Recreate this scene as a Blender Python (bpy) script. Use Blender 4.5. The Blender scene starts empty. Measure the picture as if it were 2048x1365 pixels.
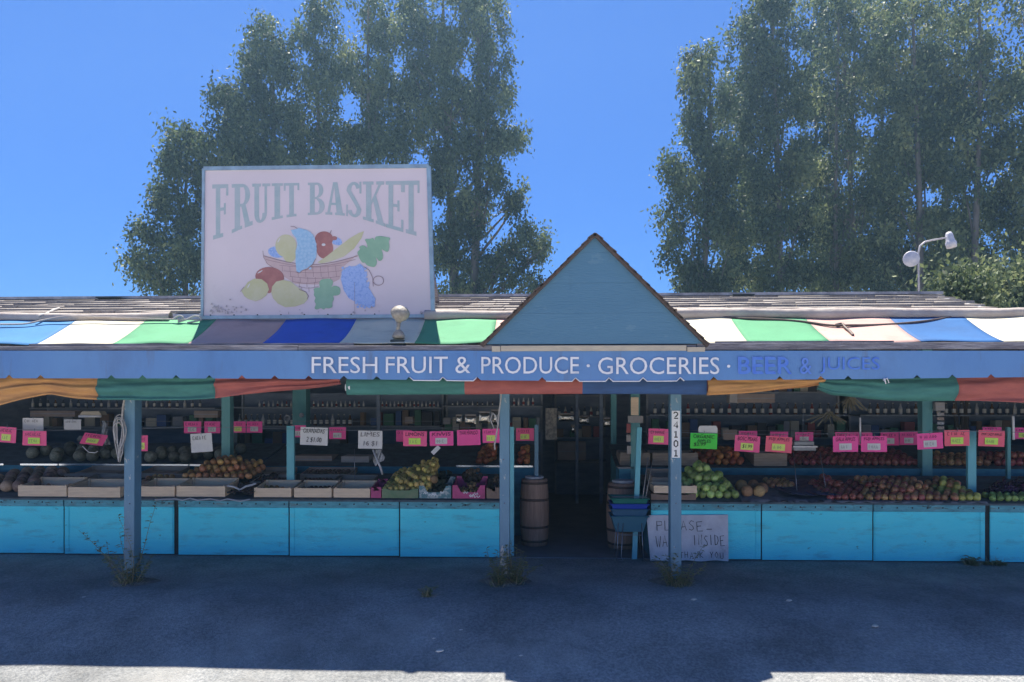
import bpy, math, random
from mathutils import Vector, Matrix, noise
import numpy as np

scene = bpy.context.scene
COL = scene.collection
R = math.radians
random.seed(7)

# ---------------------------------------------------------------- camera
F = 1479.0            # focal length in photograph pixels (2048 wide)
HOR = 797.0           # row of the horizon
YAW = R(2.4)
CAMH = 1.65
cam_d = bpy.data.cameras.new("camera")
cam = bpy.data.objects.new("camera", cam_d)
COL.objects.link(cam)
cam.location = (0, 0, CAMH)
cam.rotation_euler = (R(90), 0, YAW)
cam_d.sensor_width = 36.0
cam_d.lens = 36.0 * F / 2048
cam_d.shift_y = (HOR - 682.5) / 2048
cam_d.clip_start = 0.05
cam_d.clip_end = 1500
scene.camera = cam

# ---------------------------------------------------------------- sky, sun, exposure
SUN_EL = R(69.5)
SUN_AZ = R(-16.0)     # measured from +Y towards +X
SKY_Q, SKY_TINT, SKY_S = 0.05, (0.325, 0.55, 0.95), 0.051
world = bpy.data.worlds.new("World")
scene.world = world
world.use_nodes = True
wn = world.node_tree
wn.nodes.clear()
sky = wn.nodes.new("ShaderNodeTexSky")
sky.sky_type = 'NISHITA'
sky.sun_disc = False
sky.sun_elevation = SUN_EL
sky.sun_rotation = SUN_AZ
sky.altitude = 0
sky.air_density = 1.0
sky.dust_density = 0.0
sky.ozone_density = 4.0
# the camera that took the photograph compressed the bright haze round the sun: roll the sky's brightness off
bw = wn.nodes.new("ShaderNodeRGBToBW")
mad = wn.nodes.new("ShaderNodeMath"); mad.operation = 'MULTIPLY_ADD'
mad.inputs[1].default_value = SKY_Q; mad.inputs[2].default_value = 1.0
inv = wn.nodes.new("ShaderNodeMath"); inv.operation = 'DIVIDE'; inv.inputs[0].default_value = 1.0
sc_ = wn.nodes.new("ShaderNodeVectorMath"); sc_.operation = 'SCALE'
tint = wn.nodes.new("ShaderNodeVectorMath"); tint.operation = 'MULTIPLY'; tint.inputs[1].default_value = SKY_TINT
bg = wn.nodes.new("ShaderNodeBackground")
bg.inputs[1].default_value = SKY_S
wo = wn.nodes.new("ShaderNodeOutputWorld")
L_ = wn.links.new
L_(sky.outputs[0], bw.inputs[0]); L_(bw.outputs[0], mad.inputs[0]); L_(mad.outputs[0], inv.inputs[1])
L_(sky.outputs[0], sc_.inputs[0]); L_(inv.outputs[0], sc_.inputs['Scale']); L_(sc_.outputs[0], tint.inputs[0])
L_(tint.outputs[0], bg.inputs[0]); L_(bg.outputs[0], wo.inputs[0])
sun_d = bpy.data.lights.new("sun", 'SUN')
sun_d.energy = 3.6
sun_d.angle = R(0.55)
sun_d.color = (1.0, 0.93, 0.80)
sun = bpy.data.objects.new("sun", sun_d)
COL.objects.link(sun)
sdir = Vector((math.sin(SUN_AZ) * math.cos(SUN_EL), math.cos(SUN_AZ) * math.cos(SUN_EL), math.sin(SUN_EL)))
sun.rotation_euler = sdir.to_track_quat('Z', 'Y').to_euler()
sun.location = (0, 0, 30)
vs = scene.view_settings
vs.view_transform = 'Standard'
vs.look = 'None'
vs.gamma = 1.0
vs.use_curve_mapping = False
vs.exposure = 1.85
scene.cycles.use_denoising = True
scene.cycles.max_bounces = 8
scene.cycles.transparent_max_bounces = 8
scene.cycles.sample_clamp_indirect = 6

# ---------------------------------------------------------------- projection helper
CT, ST = math.cos(YAW), math.sin(YAW)
def P(px, py, Y):
    """world point seen at photograph pixel (px,py) on the vertical plane at depth Y"""
    u = (px - 1024) / F
    v = (HOR - py) / F
    t = Y / (CT + u * ST)
    return Vector((t * (-ST + u * CT), Y, CAMH + v * t))
def X(px, Y): return P(px, 800, Y).x
def Z(py, Y, px=1024): return P(px, py, Y).z
def M(Y): return Y / F          # metres in one photo pixel at depth Y

# ---------------------------------------------------------------- materials
def srgb(r, g, b):
    f = lambda c: ((c / 255 + 0.055) / 1.055) ** 2.4 if c / 255 > 0.04045 else c / 255 / 12.92
    return (f(r), f(g), f(b))
MATS = {}
def mat(name, col, rough=0.7, col2=None, scale=6.0, detail=6.0, thr=(0.35, 0.65), bump=0.0, bscale=40.0,
        metallic=0.0, spec=0.5, stretch=(1, 1, 1), col3=None, scale3=1.5, thr3=(0.55, 0.7), trans=0.0, vary=0.0):
    if name in MATS: return MATS[name]
    m = bpy.data.materials.new(name)
    m.use_nodes = True
    nt = m.node_tree
    b = nt.nodes['Principled BSDF']
    b.inputs['Roughness'].default_value = rough
    b.inputs['Metallic'].default_value = metallic
    b.inputs['Specular IOR Level'].default_value = spec
    tc = nt.nodes.new('ShaderNodeTexCoord')
    mp = nt.nodes.new('ShaderNodeMapping')
    mp.inputs['Scale'].default_value = stretch
    nt.links.new(tc.outputs['Object'], mp.inputs[0])
    out = None
    if col2 is not None:
        n = nt.nodes.new('ShaderNodeTexNoise')
        n.inputs['Scale'].default_value = scale
        n.inputs['Detail'].default_value = detail
        n.inputs['Roughness'].default_value = 0.62
        nt.links.new(mp.outputs[0], n.inputs['Vector'])
        r = nt.nodes.new('ShaderNodeMapRange')
        r.inputs[1].default_value, r.inputs[2].default_value = thr
        nt.links.new(n.outputs[0], r.inputs[0])
        mx = nt.nodes.new('ShaderNodeMix'); mx.data_type = 'RGBA'
        mx.inputs['A'].default_value = (*col, 1)
        mx.inputs['B'].default_value = (*col2, 1)
        nt.links.new(r.outputs[0], mx.inputs['Factor'])
        out = mx.outputs['Result']
        if col3 is not None:
            n3 = nt.nodes.new('ShaderNodeTexNoise')
            n3.inputs['Scale'].default_value = scale3
            n3.inputs['Detail'].default_value = 8
            n3.inputs['Roughness'].default_value = 0.7
            nt.links.new(mp.outputs[0], n3.inputs['Vector'])
            r3 = nt.nodes.new('ShaderNodeMapRange')
            r3.inputs[1].default_value, r3.inputs[2].default_value = thr3
            nt.links.new(n3.outputs[0], r3.inputs[0])
            m3 = nt.nodes.new('ShaderNodeMix'); m3.data_type = 'RGBA'
            nt.links.new(r3.outputs[0], m3.inputs['Factor'])
            nt.links.new(out, m3.inputs['A'])
            m3.inputs['B'].default_value = (*col3, 1)
            out = m3.outputs['Result']
        if vary:
            oi = nt.nodes.new('ShaderNodeObjectInfo'); rr = nt.nodes.new('ShaderNodeMapRange')
            rr.inputs[3].default_value = 1 - vary; rr.inputs[4].default_value = 1 + vary
            hs = nt.nodes.new('ShaderNodeHueSaturation'); hh = nt.nodes.new('ShaderNodeMapRange'); fr = nt.nodes.new('ShaderNodeMath'); fr.operation = 'FRACT'; ml = nt.nodes.new('ShaderNodeMath'); ml.operation = 'MULTIPLY'; ml.inputs[1].default_value = 17.3
            nt.links.new(oi.outputs['Random'], rr.inputs[0]); nt.links.new(oi.outputs['Random'], ml.inputs[0]); nt.links.new(ml.outputs[0], fr.inputs[0]); nt.links.new(fr.outputs[0], hh.inputs[0])
            hh.inputs[3].default_value = 0.5 - vary * 0.045; hh.inputs[4].default_value = 0.5 + vary * 0.045
            nt.links.new(hh.outputs[0], hs.inputs['Hue']); nt.links.new(rr.outputs[0], hs.inputs['Value']); nt.links.new(out, hs.inputs['Color']); out = hs.outputs[0]
        nt.links.new(out, b.inputs['Base Color'])
    else:
        b.inputs['Base Color'].default_value = (*col, 1)
    if bump > 0:
        nb = nt.nodes.new('ShaderNodeTexNoise')
        nb.inputs['Scale'].default_value = bscale
        nb.inputs['Detail'].default_value = 5
        nt.links.new(mp.outputs[0], nb.inputs['Vector'])
        bp = nt.nodes.new('ShaderNodeBump')
        bp.inputs['Strength'].default_value = bump
        bp.inputs['Distance'].default_value = 0.01
        nt.links.new(nb.outputs[0], bp.inputs['Height'])
        nt.links.new(bp.outputs[0], b.inputs['Normal'])
    if trans > 0:
        tr = nt.nodes.new('ShaderNodeBsdfTranslucent')
        if out is not None: nt.links.new(out, tr.inputs[0])
        else: tr.inputs[0].default_value = (*col, 1)
        ms = nt.nodes.new('ShaderNodeMixShader')
        ms.inputs[0].default_value = trans
        nt.links.new(b.outputs[0], ms.inputs[1])
        nt.links.new(tr.outputs[0], ms.inputs[2])
        nt.links.new(ms.outputs[0], nt.nodes['Material Output'].inputs[0])
    MATS[name] = m
    return m

# ---------------------------------------------------------------- mesh builder
WLOC = {}
class MB:
    def __init__(s): s.v = []; s.f = []; s.m = []; s.mi = 0; s.smooth = []; s.sm = False
    def add(s, vs_, fs_):
        o = len(s.v)
        s.v += [tuple(p) for p in vs_]
        for f in fs_:
            s.f.append([i + o for i in f]); s.m.append(s.mi); s.smooth.append(s.sm)
    def box(s, a, b):
        x0, y0, z0 = [min(p, q) for p, q in zip(a, b)]; x1, y1, z1 = [max(p, q) for p, q in zip(a, b)]
        s.add([(x0, y0, z0), (x1, y0, z0), (x1, y1, z0), (x0, y1, z0), (x0, y0, z1), (x1, y0, z1), (x1, y1, z1), (x0, y1, z1)],
              [(0, 3, 2, 1), (4, 5, 6, 7), (0, 1, 5, 4), (1, 2, 6, 5), (2, 3, 7, 6), (3, 0, 4, 7)])
    def obox(s, c, ux, uy, uz):
        """box from centre and three half-axis vectors"""
        c = Vector(c); ux = Vector(ux); uy = Vector(uy); uz = Vector(uz)
        vv = [c + a * ux + b * uy + d * uz for d in (-1, 1) for a, b in ((-1, -1), (1, -1), (1, 1), (-1, 1))]
        s.add(vv, [(0, 3, 2, 1), (4, 5, 6, 7), (0, 1, 5, 4), (1, 2, 6, 5), (2, 3, 7, 6), (3, 0, 4, 7)])
    def bar(s, a, b, w, h, up=(0, 0, 1)):
        a = Vector(a); b = Vector(b); d = b - a
        side = d.cross(Vector(up))
        if side.length < 1e-6: side = d.cross(Vector((1, 0, 0)))
        side.normalize(); u = side.cross(d).normalized()
        s.obox((a + b) / 2, d / 2, side * w / 2, u * h / 2)
    def tube(s, pts, r, n=8, cap=True):
        pts = [Vector(p) for p in pts]
        rs = r if isinstance(r, (list, tuple)) else [r] * len(pts)
        vs_, fs_ = [], []
        ref = None
        for i, p in enumerate(pts):
            d = (pts[min(i + 1, len(pts) - 1)] - pts[max(i - 1, 0)]).normalized()
            if ref is None: ref = Vector((0, 0, 1)) if abs(d.z) < 0.9 else Vector((1, 0, 0))
            a = d.cross(ref).normalized(); bb = d.cross(a).normalized(); ref = -bb if False else a.cross(d).normalized()
            for k in range(n):
                t = 2 * math.pi * k / n
                vs_.append(p + rs[i] * (math.cos(t) * a + math.sin(t) * ref))
        for i in range(len(pts) - 1):
            for k in range(n):
                fs_.append((i * n + k, i * n + (k + 1) % n, (i + 1) * n + (k + 1) % n, (i + 1) * n + k))
        if cap:
            fs_.append(tuple(range(n))[::-1]); fs_.append(tuple((len(pts) - 1) * n + k for k in range(n)))
        o = s.sm; s.sm = True; s.add(vs_, fs_); s.sm = o
    def lathe(s, prof, c=(0, 0, 0), n=20, axis=None, wob=None):
        """prof: list of (radius, height); axis: unit vector (default +Z)"""
        c = Vector(c)
        ax = Vector(axis).normalized() if axis is not None else Vector((0, 0, 1))
        a = ax.orthogonal().normalized() if axis is not None else Vector((1, 0, 0)); b = ax.cross(a)
        vs_, fs_ = [], []
        for (r, h) in prof:
            for k in range(n):
                t = 2 * math.pi * k / n
                rr = r * (wob(t, h) if wob else 1)
                vs_.append(c + ax * h + rr * (math.cos(t) * a + math.sin(t) * b))
        for i in range(len(prof) - 1):
            for k in range(n):
                fs_.append((i * n + k, i * n + (k + 1) % n, (i + 1) * n + (k + 1) % n, (i + 1) * n + k))
        if prof[0][0] > 1e-5: fs_.append(tuple(range(n))[::-1])
        if prof[-1][0] > 1e-5: fs_.append(tuple((len(prof) - 1) * n + k for k in range(n)))
        o = s.sm; s.sm = True; s.add(vs_, fs_); s.sm = o
    def grid(s, fn, nu, nv, thick=0.0, nrm=(0, 1, 0)):
        """sheet fn(u,v)->point, u,v in 0..1, closed to a slab when thick"""
        vs_ = [Vector(fn(i / nu, j / nv)) for j in range(nv + 1) for i in range(nu + 1)]
        w = nu + 1
        fs_ = [(j * w + i, j * w + i + 1, (j + 1) * w + i + 1, (j + 1) * w + i) for j in range(nv) for i in range(nu)]
        if thick:
            o = len(vs_); off = Vector(nrm) * thick
            vs_ += [p + off for p in vs_]
            fs_ += [tuple(q + o for q in f)[::-1] for f in fs_]
            for i in range(nu):
                fs_.append((i + 1, i, o + i, o + i + 1)); a = nv * w + i
                fs_.append((a, a + 1, o + a + 1, o + a))
            for j in range(nv):
                a = j * w; fs_.append((a, a + w, o + a + w, o + a)); a = j * w + nu
                fs_.append((a + w, a, o + a, o + a + w))
        s.add(vs_, fs_)
    def prism(s, pts, org, ux, uy, depth):
        """polygon pts (2-D) on plane org + x ux + y uy, extruded by depth along -(ux x uy) i.e. to the back"""
        org = Vector(org); ux = Vector(ux); uy = Vector(uy); n = ux.cross(uy).normalized()
        area = sum(pts[i][0] * pts[(i + 1) % len(pts)][1] - pts[(i + 1) % len(pts)][0] * pts[i][1] for i in range(len(pts)))
        if area < 0: pts = pts[::-1]
        k = len(pts)
        fr = [org + ux * p[0] + uy * p[1] for p in pts]
        bk = [q - n * depth for q in fr]
        s.add(fr + bk, [tuple(range(k)), tuple(range(2 * k - 1, k - 1, -1))] + [(i, k + i, k + (i + 1) % k, (i + 1) % k) for i in range(k)])
    def flat(s, vs2, fs2, org, ux, uy):
        org = Vector(org); ux = Vector(ux); uy = Vector(uy)
        s.add([org + ux * p[0] + uy * p[1] for p in vs2], fs2)
    def build(s, name, mats, parent=None, org=None, bevel=0.0):
        if not isinstance(mats, (list, tuple)): mats = [mats]
        if parent is not None: off = WLOC[parent.name]
        elif org is not None: off = Vector(org)
        else:
            xs = [p[0] for p in s.v]; ys = [p[1] for p in s.v]; zs = [p[2] for p in s.v]
            off = Vector(((min(xs) + max(xs)) / 2, (min(ys) + max(ys)) / 2, min(zs)))
        me = bpy.data.meshes.new(name)
        me.from_pydata([(p[0] - off.x, p[1] - off.y, p[2] - off.z) for p in s.v], [], s.f)
        for m in mats: me.materials.append(m)
        me.polygons.foreach_set('material_index', s.m)
        me.polygons.foreach_set('use_smooth', s.smooth)
        me.update()
        o = bpy.data.objects.new(name, me)
        COL.objects.link(o)
        if parent is not None:
            o.parent = parent
        else: o.location = off
        WLOC[o.name] = Vector(off)
        if bevel:
            b = o.modifiers.new('bevel', 'BEVEL'); b.width = bevel; b.segments = 2; b.limit_method = 'ANGLE'
        return o
def tag(o, label=None, cat=None, group=None, kind=None):
    if label: o['label'] = label
    if cat: o['category'] = cat
    if group: o['group'] = group
    if kind: o['kind'] = kind
    return o
def thing(name, label, cat, loc, group=None):
    o = bpy.data.objects.new(name, None)
    o.empty_display_size = 0.1
    COL.objects.link(o)
    o.location = loc
    WLOC[o.name] = Vector(loc)
    return tag(o, label, cat, group)
def copy_thing(o, loc, label=None, rot=None, scl=None, group=None):
    c = o.copy(); COL.objects.link(c); c.location = loc
    WLOC[c.name] = Vector(loc)
    if rot is not None: c.rotation_euler = rot
    if scl is not None: c.scale = (scl, scl, scl)
    if label: c['label'] = label
    if group: c['group'] = group
    for ch in list(o.children):
        d = ch.copy(); COL.objects.link(d); d.parent = c
        WLOC[d.name] = Vector(loc)
        for g in list(ch.children):
            e = g.copy(); COL.objects.link(e); e.parent = d
    return c

# text outlines as 2-D faces, normalised to a unit box
TXT = {}
def text2d(s_):
    if s_ in TXT: return TXT[s_]
    cu = bpy.data.curves.new('t', 'FONT'); cu.body = s_; cu.resolution_u = 3
    ob = bpy.data.objects.new('t', cu); COL.objects.link(ob)
    dg = bpy.context.evaluated_depsgraph_get()
    me = bpy.data.meshes.new_from_object(ob.evaluated_get(dg))
    vv = [(v.co.x, v.co.y) for v in me.vertices]; ff = [tuple(p.vertices) for p in me.polygons]
    bpy.data.objects.remove(ob); bpy.data.curves.remove(cu); bpy.data.meshes.remove(me)
    x0 = min(p[0] for p in vv); x1 = max(p[0] for p in vv); y0 = min(p[1] for p in vv); y1 = max(p[1] for p in vv)
    vv = [((p[0] - x0) / (x1 - x0), (p[1] - y0) / max(1e-6, y1 - y0)) for p in vv]
    TXT[s_] = (vv, ff, (x1 - x0) / max(1e-6, (y1 - y0)))
    return TXT[s_]
def put_text(mb, s_, x0, y0, w, h, org, ux, uy, slant=0.0, jit=0.0):
    vv, ff, _ = text2d(s_)
    pts = []
    for (a, b) in vv:
        k = math.sin(a * 17.3 + len(s_)) * jit
        pts.append((x0 + a * w + slant * b * h, y0 + (b + k) * h))
    mb.flat(pts, ff, org, ux, uy)
def pen(mb, pts, org, ux, uy, w):
    """flat marker stroke along 2-D points"""
    vs2, fs2 = [], []
    for i, p in enumerate(pts):
        a = pts[max(i - 1, 0)]; b = pts[min(i + 1, len(pts) - 1)]
        dx, dy = b[0] - a[0], b[1] - a[1]; l = math.hypot(dx, dy) or 1
        nx, ny = -dy / l * w / 2, dx / l * w / 2
        vs2 += [(p[0] + nx, p[1] + ny), (p[0] - nx, p[1] - ny)]
    for i in range(len(pts) - 1):
        fs2.append((2 * i + 1, 2 * i + 3, 2 * i + 2, 2 * i))
    mb.flat(vs2, fs2, org, ux, uy)

def spots(m, col, scale=9.0, lo=0.66, hi=0.70, stretch=(1, 1, 1), amt=0.7):
    """small hard-edged chips and stains laid over a material's own colour"""
    nt = m.node_tree; p = nt.nodes['Principled BSDF']; src = p.inputs['Base Color'].links[0].from_socket
    mp = nt.nodes.new('ShaderNodeMapping'); mp.inputs['Scale'].default_value = stretch; mp.inputs['Location'].default_value = (3.1, 1.7, 5.3)
    tc = [n for n in nt.nodes if n.type == 'TEX_COORD'][0]; nt.links.new(tc.outputs['Object'], mp.inputs[0])
    n = nt.nodes.new('ShaderNodeTexNoise'); n.inputs['Scale'].default_value = scale; n.inputs['Detail'].default_value = 9; n.inputs['Roughness'].default_value = 0.65; nt.links.new(mp.outputs[0], n.inputs['Vector'])
    r = nt.nodes.new('ShaderNodeMapRange'); r.inputs[1].default_value = lo; r.inputs[2].default_value = hi; r.inputs[4].default_value = amt; nt.links.new(n.outputs[0], r.inputs[0])
    x = nt.nodes.new('ShaderNodeMix'); x.data_type = 'RGBA'; nt.links.new(r.outputs[0], x.inputs['Factor']); nt.links.new(src, x.inputs['A']); x.inputs['B'].default_value = (*col, 1); nt.links.new(x.outputs['Result'], p.inputs['Base Color'])
# ================================================================ MATERIALS
A_ = dict
m_asph = mat('asphalt', (0.285, 0.292, 0.295), 0.92, (0.165, 0.175, 0.185), scale=46, thr=(0.38, 0.62), bump=0.9, bscale=110,
             col3=(0.30, 0.30, 0.292), scale3=0.7, thr3=(0.5, 0.72))
m_floor = mat('floor_paint', (0.16, 0.19, 0.24), 0.8, (0.12, 0.145, 0.18), scale=3)
m_panel = mat('panel_paint', (0.085, 0.80, 0.93), 0.55, (0.12, 0.84, 0.95), scale=2.2, bump=0.5, bscale=30, stretch=(1, 1, 5),
              col3=(0.10, 0.50, 0.58), scale3=2.6, thr3=(0.52, 0.74))
m_trimb = mat('counter_trim_paint', (0.14, 0.46, 0.54), 0.6, (0.07, 0.28, 0.34), scale=7, bump=0.5, bscale=40, stretch=(1, 1, 4),
              col3=(0.16, 0.20, 0.19), scale3=4, thr3=(0.56, 0.7))
m_post = mat('post_paint', (0.085, 0.19, 0.29), 0.5, (0.12, 0.25, 0.36), scale=5, bump=0.35, bscale=60, stretch=(1, 1, 0.3),
             col3=(0.22, 0.27, 0.30), scale3=6, thr3=(0.62, 0.72))
m_post_teal = mat('post_paint_teal', (0.09, 0.30, 0.33), 0.6, (0.14, 0.36, 0.38), scale=6, bump=0.3, stretch=(1, 1, 0.3))
m_teal = mat('slat_paint_teal', (0.17, 0.50, 0.58), 0.6, (0.11, 0.40, 0.50), scale=6, bump=0.3, stretch=(1, 1, 0.3))
m_dark = mat('dark_gap_wood', (0.02, 0.03, 0.035), 0.9, (0.04, 0.05, 0.05), scale=10)
m_wallin = mat('interior_wall_board', (0.26, 0.31, 0.40), 0.85, (0.18, 0.22, 0.30), scale=3, stretch=(1, 1, 4))
m_shelf = mat('shelf_steel', (0.34, 0.36, 0.40), 0.5, (0.24, 0.26, 0.30), scale=5)
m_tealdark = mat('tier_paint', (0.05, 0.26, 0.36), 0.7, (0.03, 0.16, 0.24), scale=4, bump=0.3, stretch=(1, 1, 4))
m_shingle = mat('shake', (0.29, 0.26, 0.24), 0.9, (0.22, 0.195, 0.18), scale=9, bump=0.8, bscale=50, stretch=(4, 1, 1),
                col3=(0.34, 0.31, 0.285), scale3=6, thr3=(0.55, 0.7))
m_ridge = mat('ridge_metal', (0.42, 0.42, 0.45), 0.5, (0.2, 0.2, 0.22), scale=7)
m_gable = mat('gable_paint', (0.062, 0.165, 0.265), 0.55, (0.074, 0.185, 0.29), scale=1.6, bump=0.3, bscale=30, stretch=(0.6, 1, 3),
              col3=(0.11, 0.22, 0.31), scale3=2.2, thr3=(0.60, 0.80))
m_gedge = mat('gable_shake', (0.065, 0.05, 0.045), 0.9, (0.11, 0.075, 0.065), scale=20, bump=0.6)
m_cream = mat('cream_board', (0.50, 0.43, 0.33), 0.7, (0.40, 0.35, 0.28), scale=8, bump=0.3, stretch=(1, 1, 3))
m_fascia = mat('weathered_board', (0.22, 0.21, 0.24), 0.85, (0.11, 0.10, 0.12), scale=12, bump=0.8, stretch=(0.5, 1, 5),
               col3=(0.34, 0.33, 0.37), scale3=5, thr3=(0.5, 0.7))
m_val = mat('blue_vinyl', (0.085, 0.20, 0.44), 0.45, (0.10, 0.235, 0.48), scale=0.8, bump=0.3, bscale=8,
            col3=(0.075, 0.165, 0.35), scale3=0.9, thr3=(0.5, 0.7), stretch=(1.5, 1, 0.6))
m_white = mat('white_vinyl', (0.72, 0.72, 0.76), 0.5, (0.5, 0.52, 0.6), scale=6, thr=(0.5, 0.75))
m_ghost = mat('faded_blue_vinyl', (0.055, 0.16, 0.62), 0.5, (0.085, 0.22, 0.62), scale=14, thr=(0.4, 0.6))
m_ghost2 = mat('faded_blue_outline', (0.11, 0.22, 0.66), 0.5, (0.08, 0.2, 0.6), scale=20)
canvas = {
 'cream': mat('canvas_cream', (0.64, 0.60, 0.46), 0.85, (0.58, 0.54, 0.41), scale=3, bump=0.25, bscale=14),
 'green': mat('canvas_green', (0.075, 0.29, 0.145), 0.85, (0.065, 0.25, 0.125), scale=3, bump=0.25, bscale=14),
 'pink': mat('canvas_faded_red', (0.52, 0.33, 0.29), 0.85, (0.46, 0.29, 0.255), scale=3, bump=0.25, bscale=14),
 'blue': mat('canvas_blue', (0.004, 0.095, 0.29), 0.8, (0.004, 0.08, 0.25), scale=3, bump=0.25, bscale=14),
 'dkblue': mat('canvas_deep_blue', (0.02, 0.10, 0.50), 0.8, (0.016, 0.09, 0.42), scale=3, bump=0.25, bscale=14),
 'ltblue': mat('canvas_light_blue', (0.012, 0.15, 0.36), 0.8, (0.012, 0.13, 0.32), scale=3, bump=0.25, bscale=14)}
m_seam = mat('canvas_seam', (0.03, 0.03, 0.04), 0.8)
drape = {
 'yellow': mat('drape_yellow', (0.52, 0.27, 0.09), 0.85, (0.40, 0.20, 0.08), scale=5, bump=0.4, bscale=12, stretch=(1, 1, 4)),
 'green': mat('drape_green', (0.05, 0.19, 0.17), 0.85, (0.035, 0.14, 0.13), scale=5, bump=0.4, bscale=12, stretch=(1, 1, 4)),
 'red': mat('drape_red', (0.36, 0.10, 0.085), 0.85, (0.27, 0.075, 0.07), scale=5, bump=0.4, bscale=12, stretch=(1, 1, 4)),
 'blue': mat('drape_blue', (0.035, 0.09, 0.24), 0.85, (0.03, 0.07, 0.18), scale=5, bump=0.4, bscale=12, stretch=(1, 1, 4))}
m_tarp = mat('rolled_tarp_cloth', (0.46, 0.41, 0.37), 0.85, (0.35, 0.30, 0.28), scale=6, bump=0.6, bscale=20)
m_rope = mat('rope_grey', (0.45, 0.43, 0.42), 0.9, (0.3, 0.29, 0.29), scale=30)
m_cable = mat('cable_dark', (0.06, 0.045, 0.04), 0.6, (0.12, 0.08, 0.07), scale=20)
m_alu = mat('bright_aluminium', (0.72, 0.76, 0.82), 0.22, (0.5, 0.54, 0.6), scale=8, metallic=1.0, stretch=(0.3, 1, 1))
m_wire = mat('wire', (0.25, 0.27, 0.32), 0.4, metallic=0.8)
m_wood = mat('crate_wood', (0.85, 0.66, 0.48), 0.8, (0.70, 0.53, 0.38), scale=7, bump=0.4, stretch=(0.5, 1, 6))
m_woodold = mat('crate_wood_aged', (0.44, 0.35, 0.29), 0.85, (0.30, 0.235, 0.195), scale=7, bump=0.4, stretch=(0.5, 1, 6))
m_black = mat('marker_ink', (0.012, 0.01, 0.014), 0.7)
m_inkp = mat('marker_ink_purple', (0.10, 0.008, 0.05), 0.7)
m_grey = mat('faded_ink', (0.16, 0.15, 0.17), 0.8)
m_pink = mat('card_pink', (0.93, 0.12, 0.33), 0.6, (0.86, 0.10, 0.29), scale=5)
m_mag = mat('card_magenta', (0.92, 0.09, 0.40), 0.6, (0.85, 0.08, 0.35), scale=5)
m_coral = mat('card_coral', (0.90, 0.14, 0.23), 0.6, (0.82, 0.12, 0.2), scale=5)
m_lime = mat('sticker_lime', (0.50, 0.86, 0.08), 0.6, (0.62, 0.82, 0.16), scale=12)
m_yel = mat('sticker_yellow', (0.80, 0.80, 0.16), 0.6, (0.62, 0.82, 0.2), scale=10)
m_wht = mat('card_white', (0.68, 0.68, 0.70), 0.6, (0.58, 0.58, 0.62), scale=6)
m_green = mat('card_green', (0.05, 0.72, 0.07), 0.6, (0.08, 0.66, 0.05), scale=5)

nt = m_asph.node_tree
bs_ = nt.nodes['Principled BSDF']; src = bs_.inputs['Base Color'].links[0].from_socket
tc_ = [n for n in nt.nodes if n.type == 'MAPPING'][0].outputs[0]
nw = nt.nodes.new('ShaderNodeTexNoise'); nw.inputs['Scale'].default_value = 1.4; nw.inputs['Detail'].default_value = 4; nt.links.new(tc_, nw.inputs['Vector'])
va = nt.nodes.new('ShaderNodeVectorMath'); va.operation = 'MULTIPLY_ADD'; va.inputs[1].default_value = (.9, .9, .9); nt.links.new(nw.outputs['Color'], va.inputs[0]); nt.links.new(tc_, va.inputs[2])
vo = nt.nodes.new('ShaderNodeTexVoronoi'); vo.feature = 'DISTANCE_TO_EDGE'; vo.inputs['Scale'].default_value = 0.3; nt.links.new(va.outputs[0], vo.inputs['Vector'])
mr = nt.nodes.new('ShaderNodeMapRange'); mr.inputs[1].default_value = 0.003; mr.inputs[2].default_value = 0.008; mr.inputs[3].default_value = 0.90; mr.inputs[4].default_value = 1.0; nt.links.new(vo.outputs['Distance'], mr.inputs[0])
vo2 = nt.nodes.new('ShaderNodeTexNoise'); vo2.inputs['Scale'].default_value = 0.9; vo2.inputs['Detail'].default_value = 7; vo2.inputs['Roughness'].default_value = .68; nt.links.new(tc_, vo2.inputs['Vector'])
mr2 = nt.nodes.new('ShaderNodeMapRange'); mr2.inputs[1].default_value = 0.38; mr2.inputs[2].default_value = 0.62; mr2.inputs[3].default_value = 0.72; mr2.inputs[4].default_value = 1.25; nt.links.new(vo2.outputs[0], mr2.inputs[0])
mm = nt.nodes.new('ShaderNodeMath'); mm.operation = 'MULTIPLY'; nt.links.new(mr.outputs[0], mm.inputs[0]); nt.links.new(mr2.outputs[0], mm.inputs[1])
sc2 = nt.nodes.new('ShaderNodeVectorMath'); sc2.operation = 'SCALE'; nt.links.new(src, sc2.inputs[0]); nt.links.new(mm.outputs[0], sc2.inputs['Scale']); nt.links.new(sc2.outputs[0], bs_.inputs['Base Color'])

spots(m_panel, (0.05, 0.10, 0.12), 7, .66, .69, (1, 1, 1.6), .6); spots(m_panel, (0.30, 0.42, 0.42), 3.2, .64, .70, (1, 1, 3), .2)
spots(m_trimb, (0.04, 0.06, 0.06), 12, .60, .64, (1, 1, 3), .8); spots(m_val, (0.10, 0.12, 0.18), 2.2, .60, .68, (3, 1, .35), .45); spots(m_gable, (0.16, 0.27, 0.34), 4.5, .62, .65, (1, 1, 1.5), .25); spots(m_gable, (0.04, 0.09, 0.14), 3, .62, .70, (2.5, 1, .4), .2)
spots(m_post, (0.42, 0.44, 0.45), 16, .64, .67, (1, 1, .6), .8)
for k_ in canvas: spots(canvas[k_], tuple(c * .62 for c in canvas[k_].node_tree.nodes['Mix'].inputs['A'].default_value[:3]), 2.6, .55, .68, (1, 2.5, 1), .5)
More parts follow.
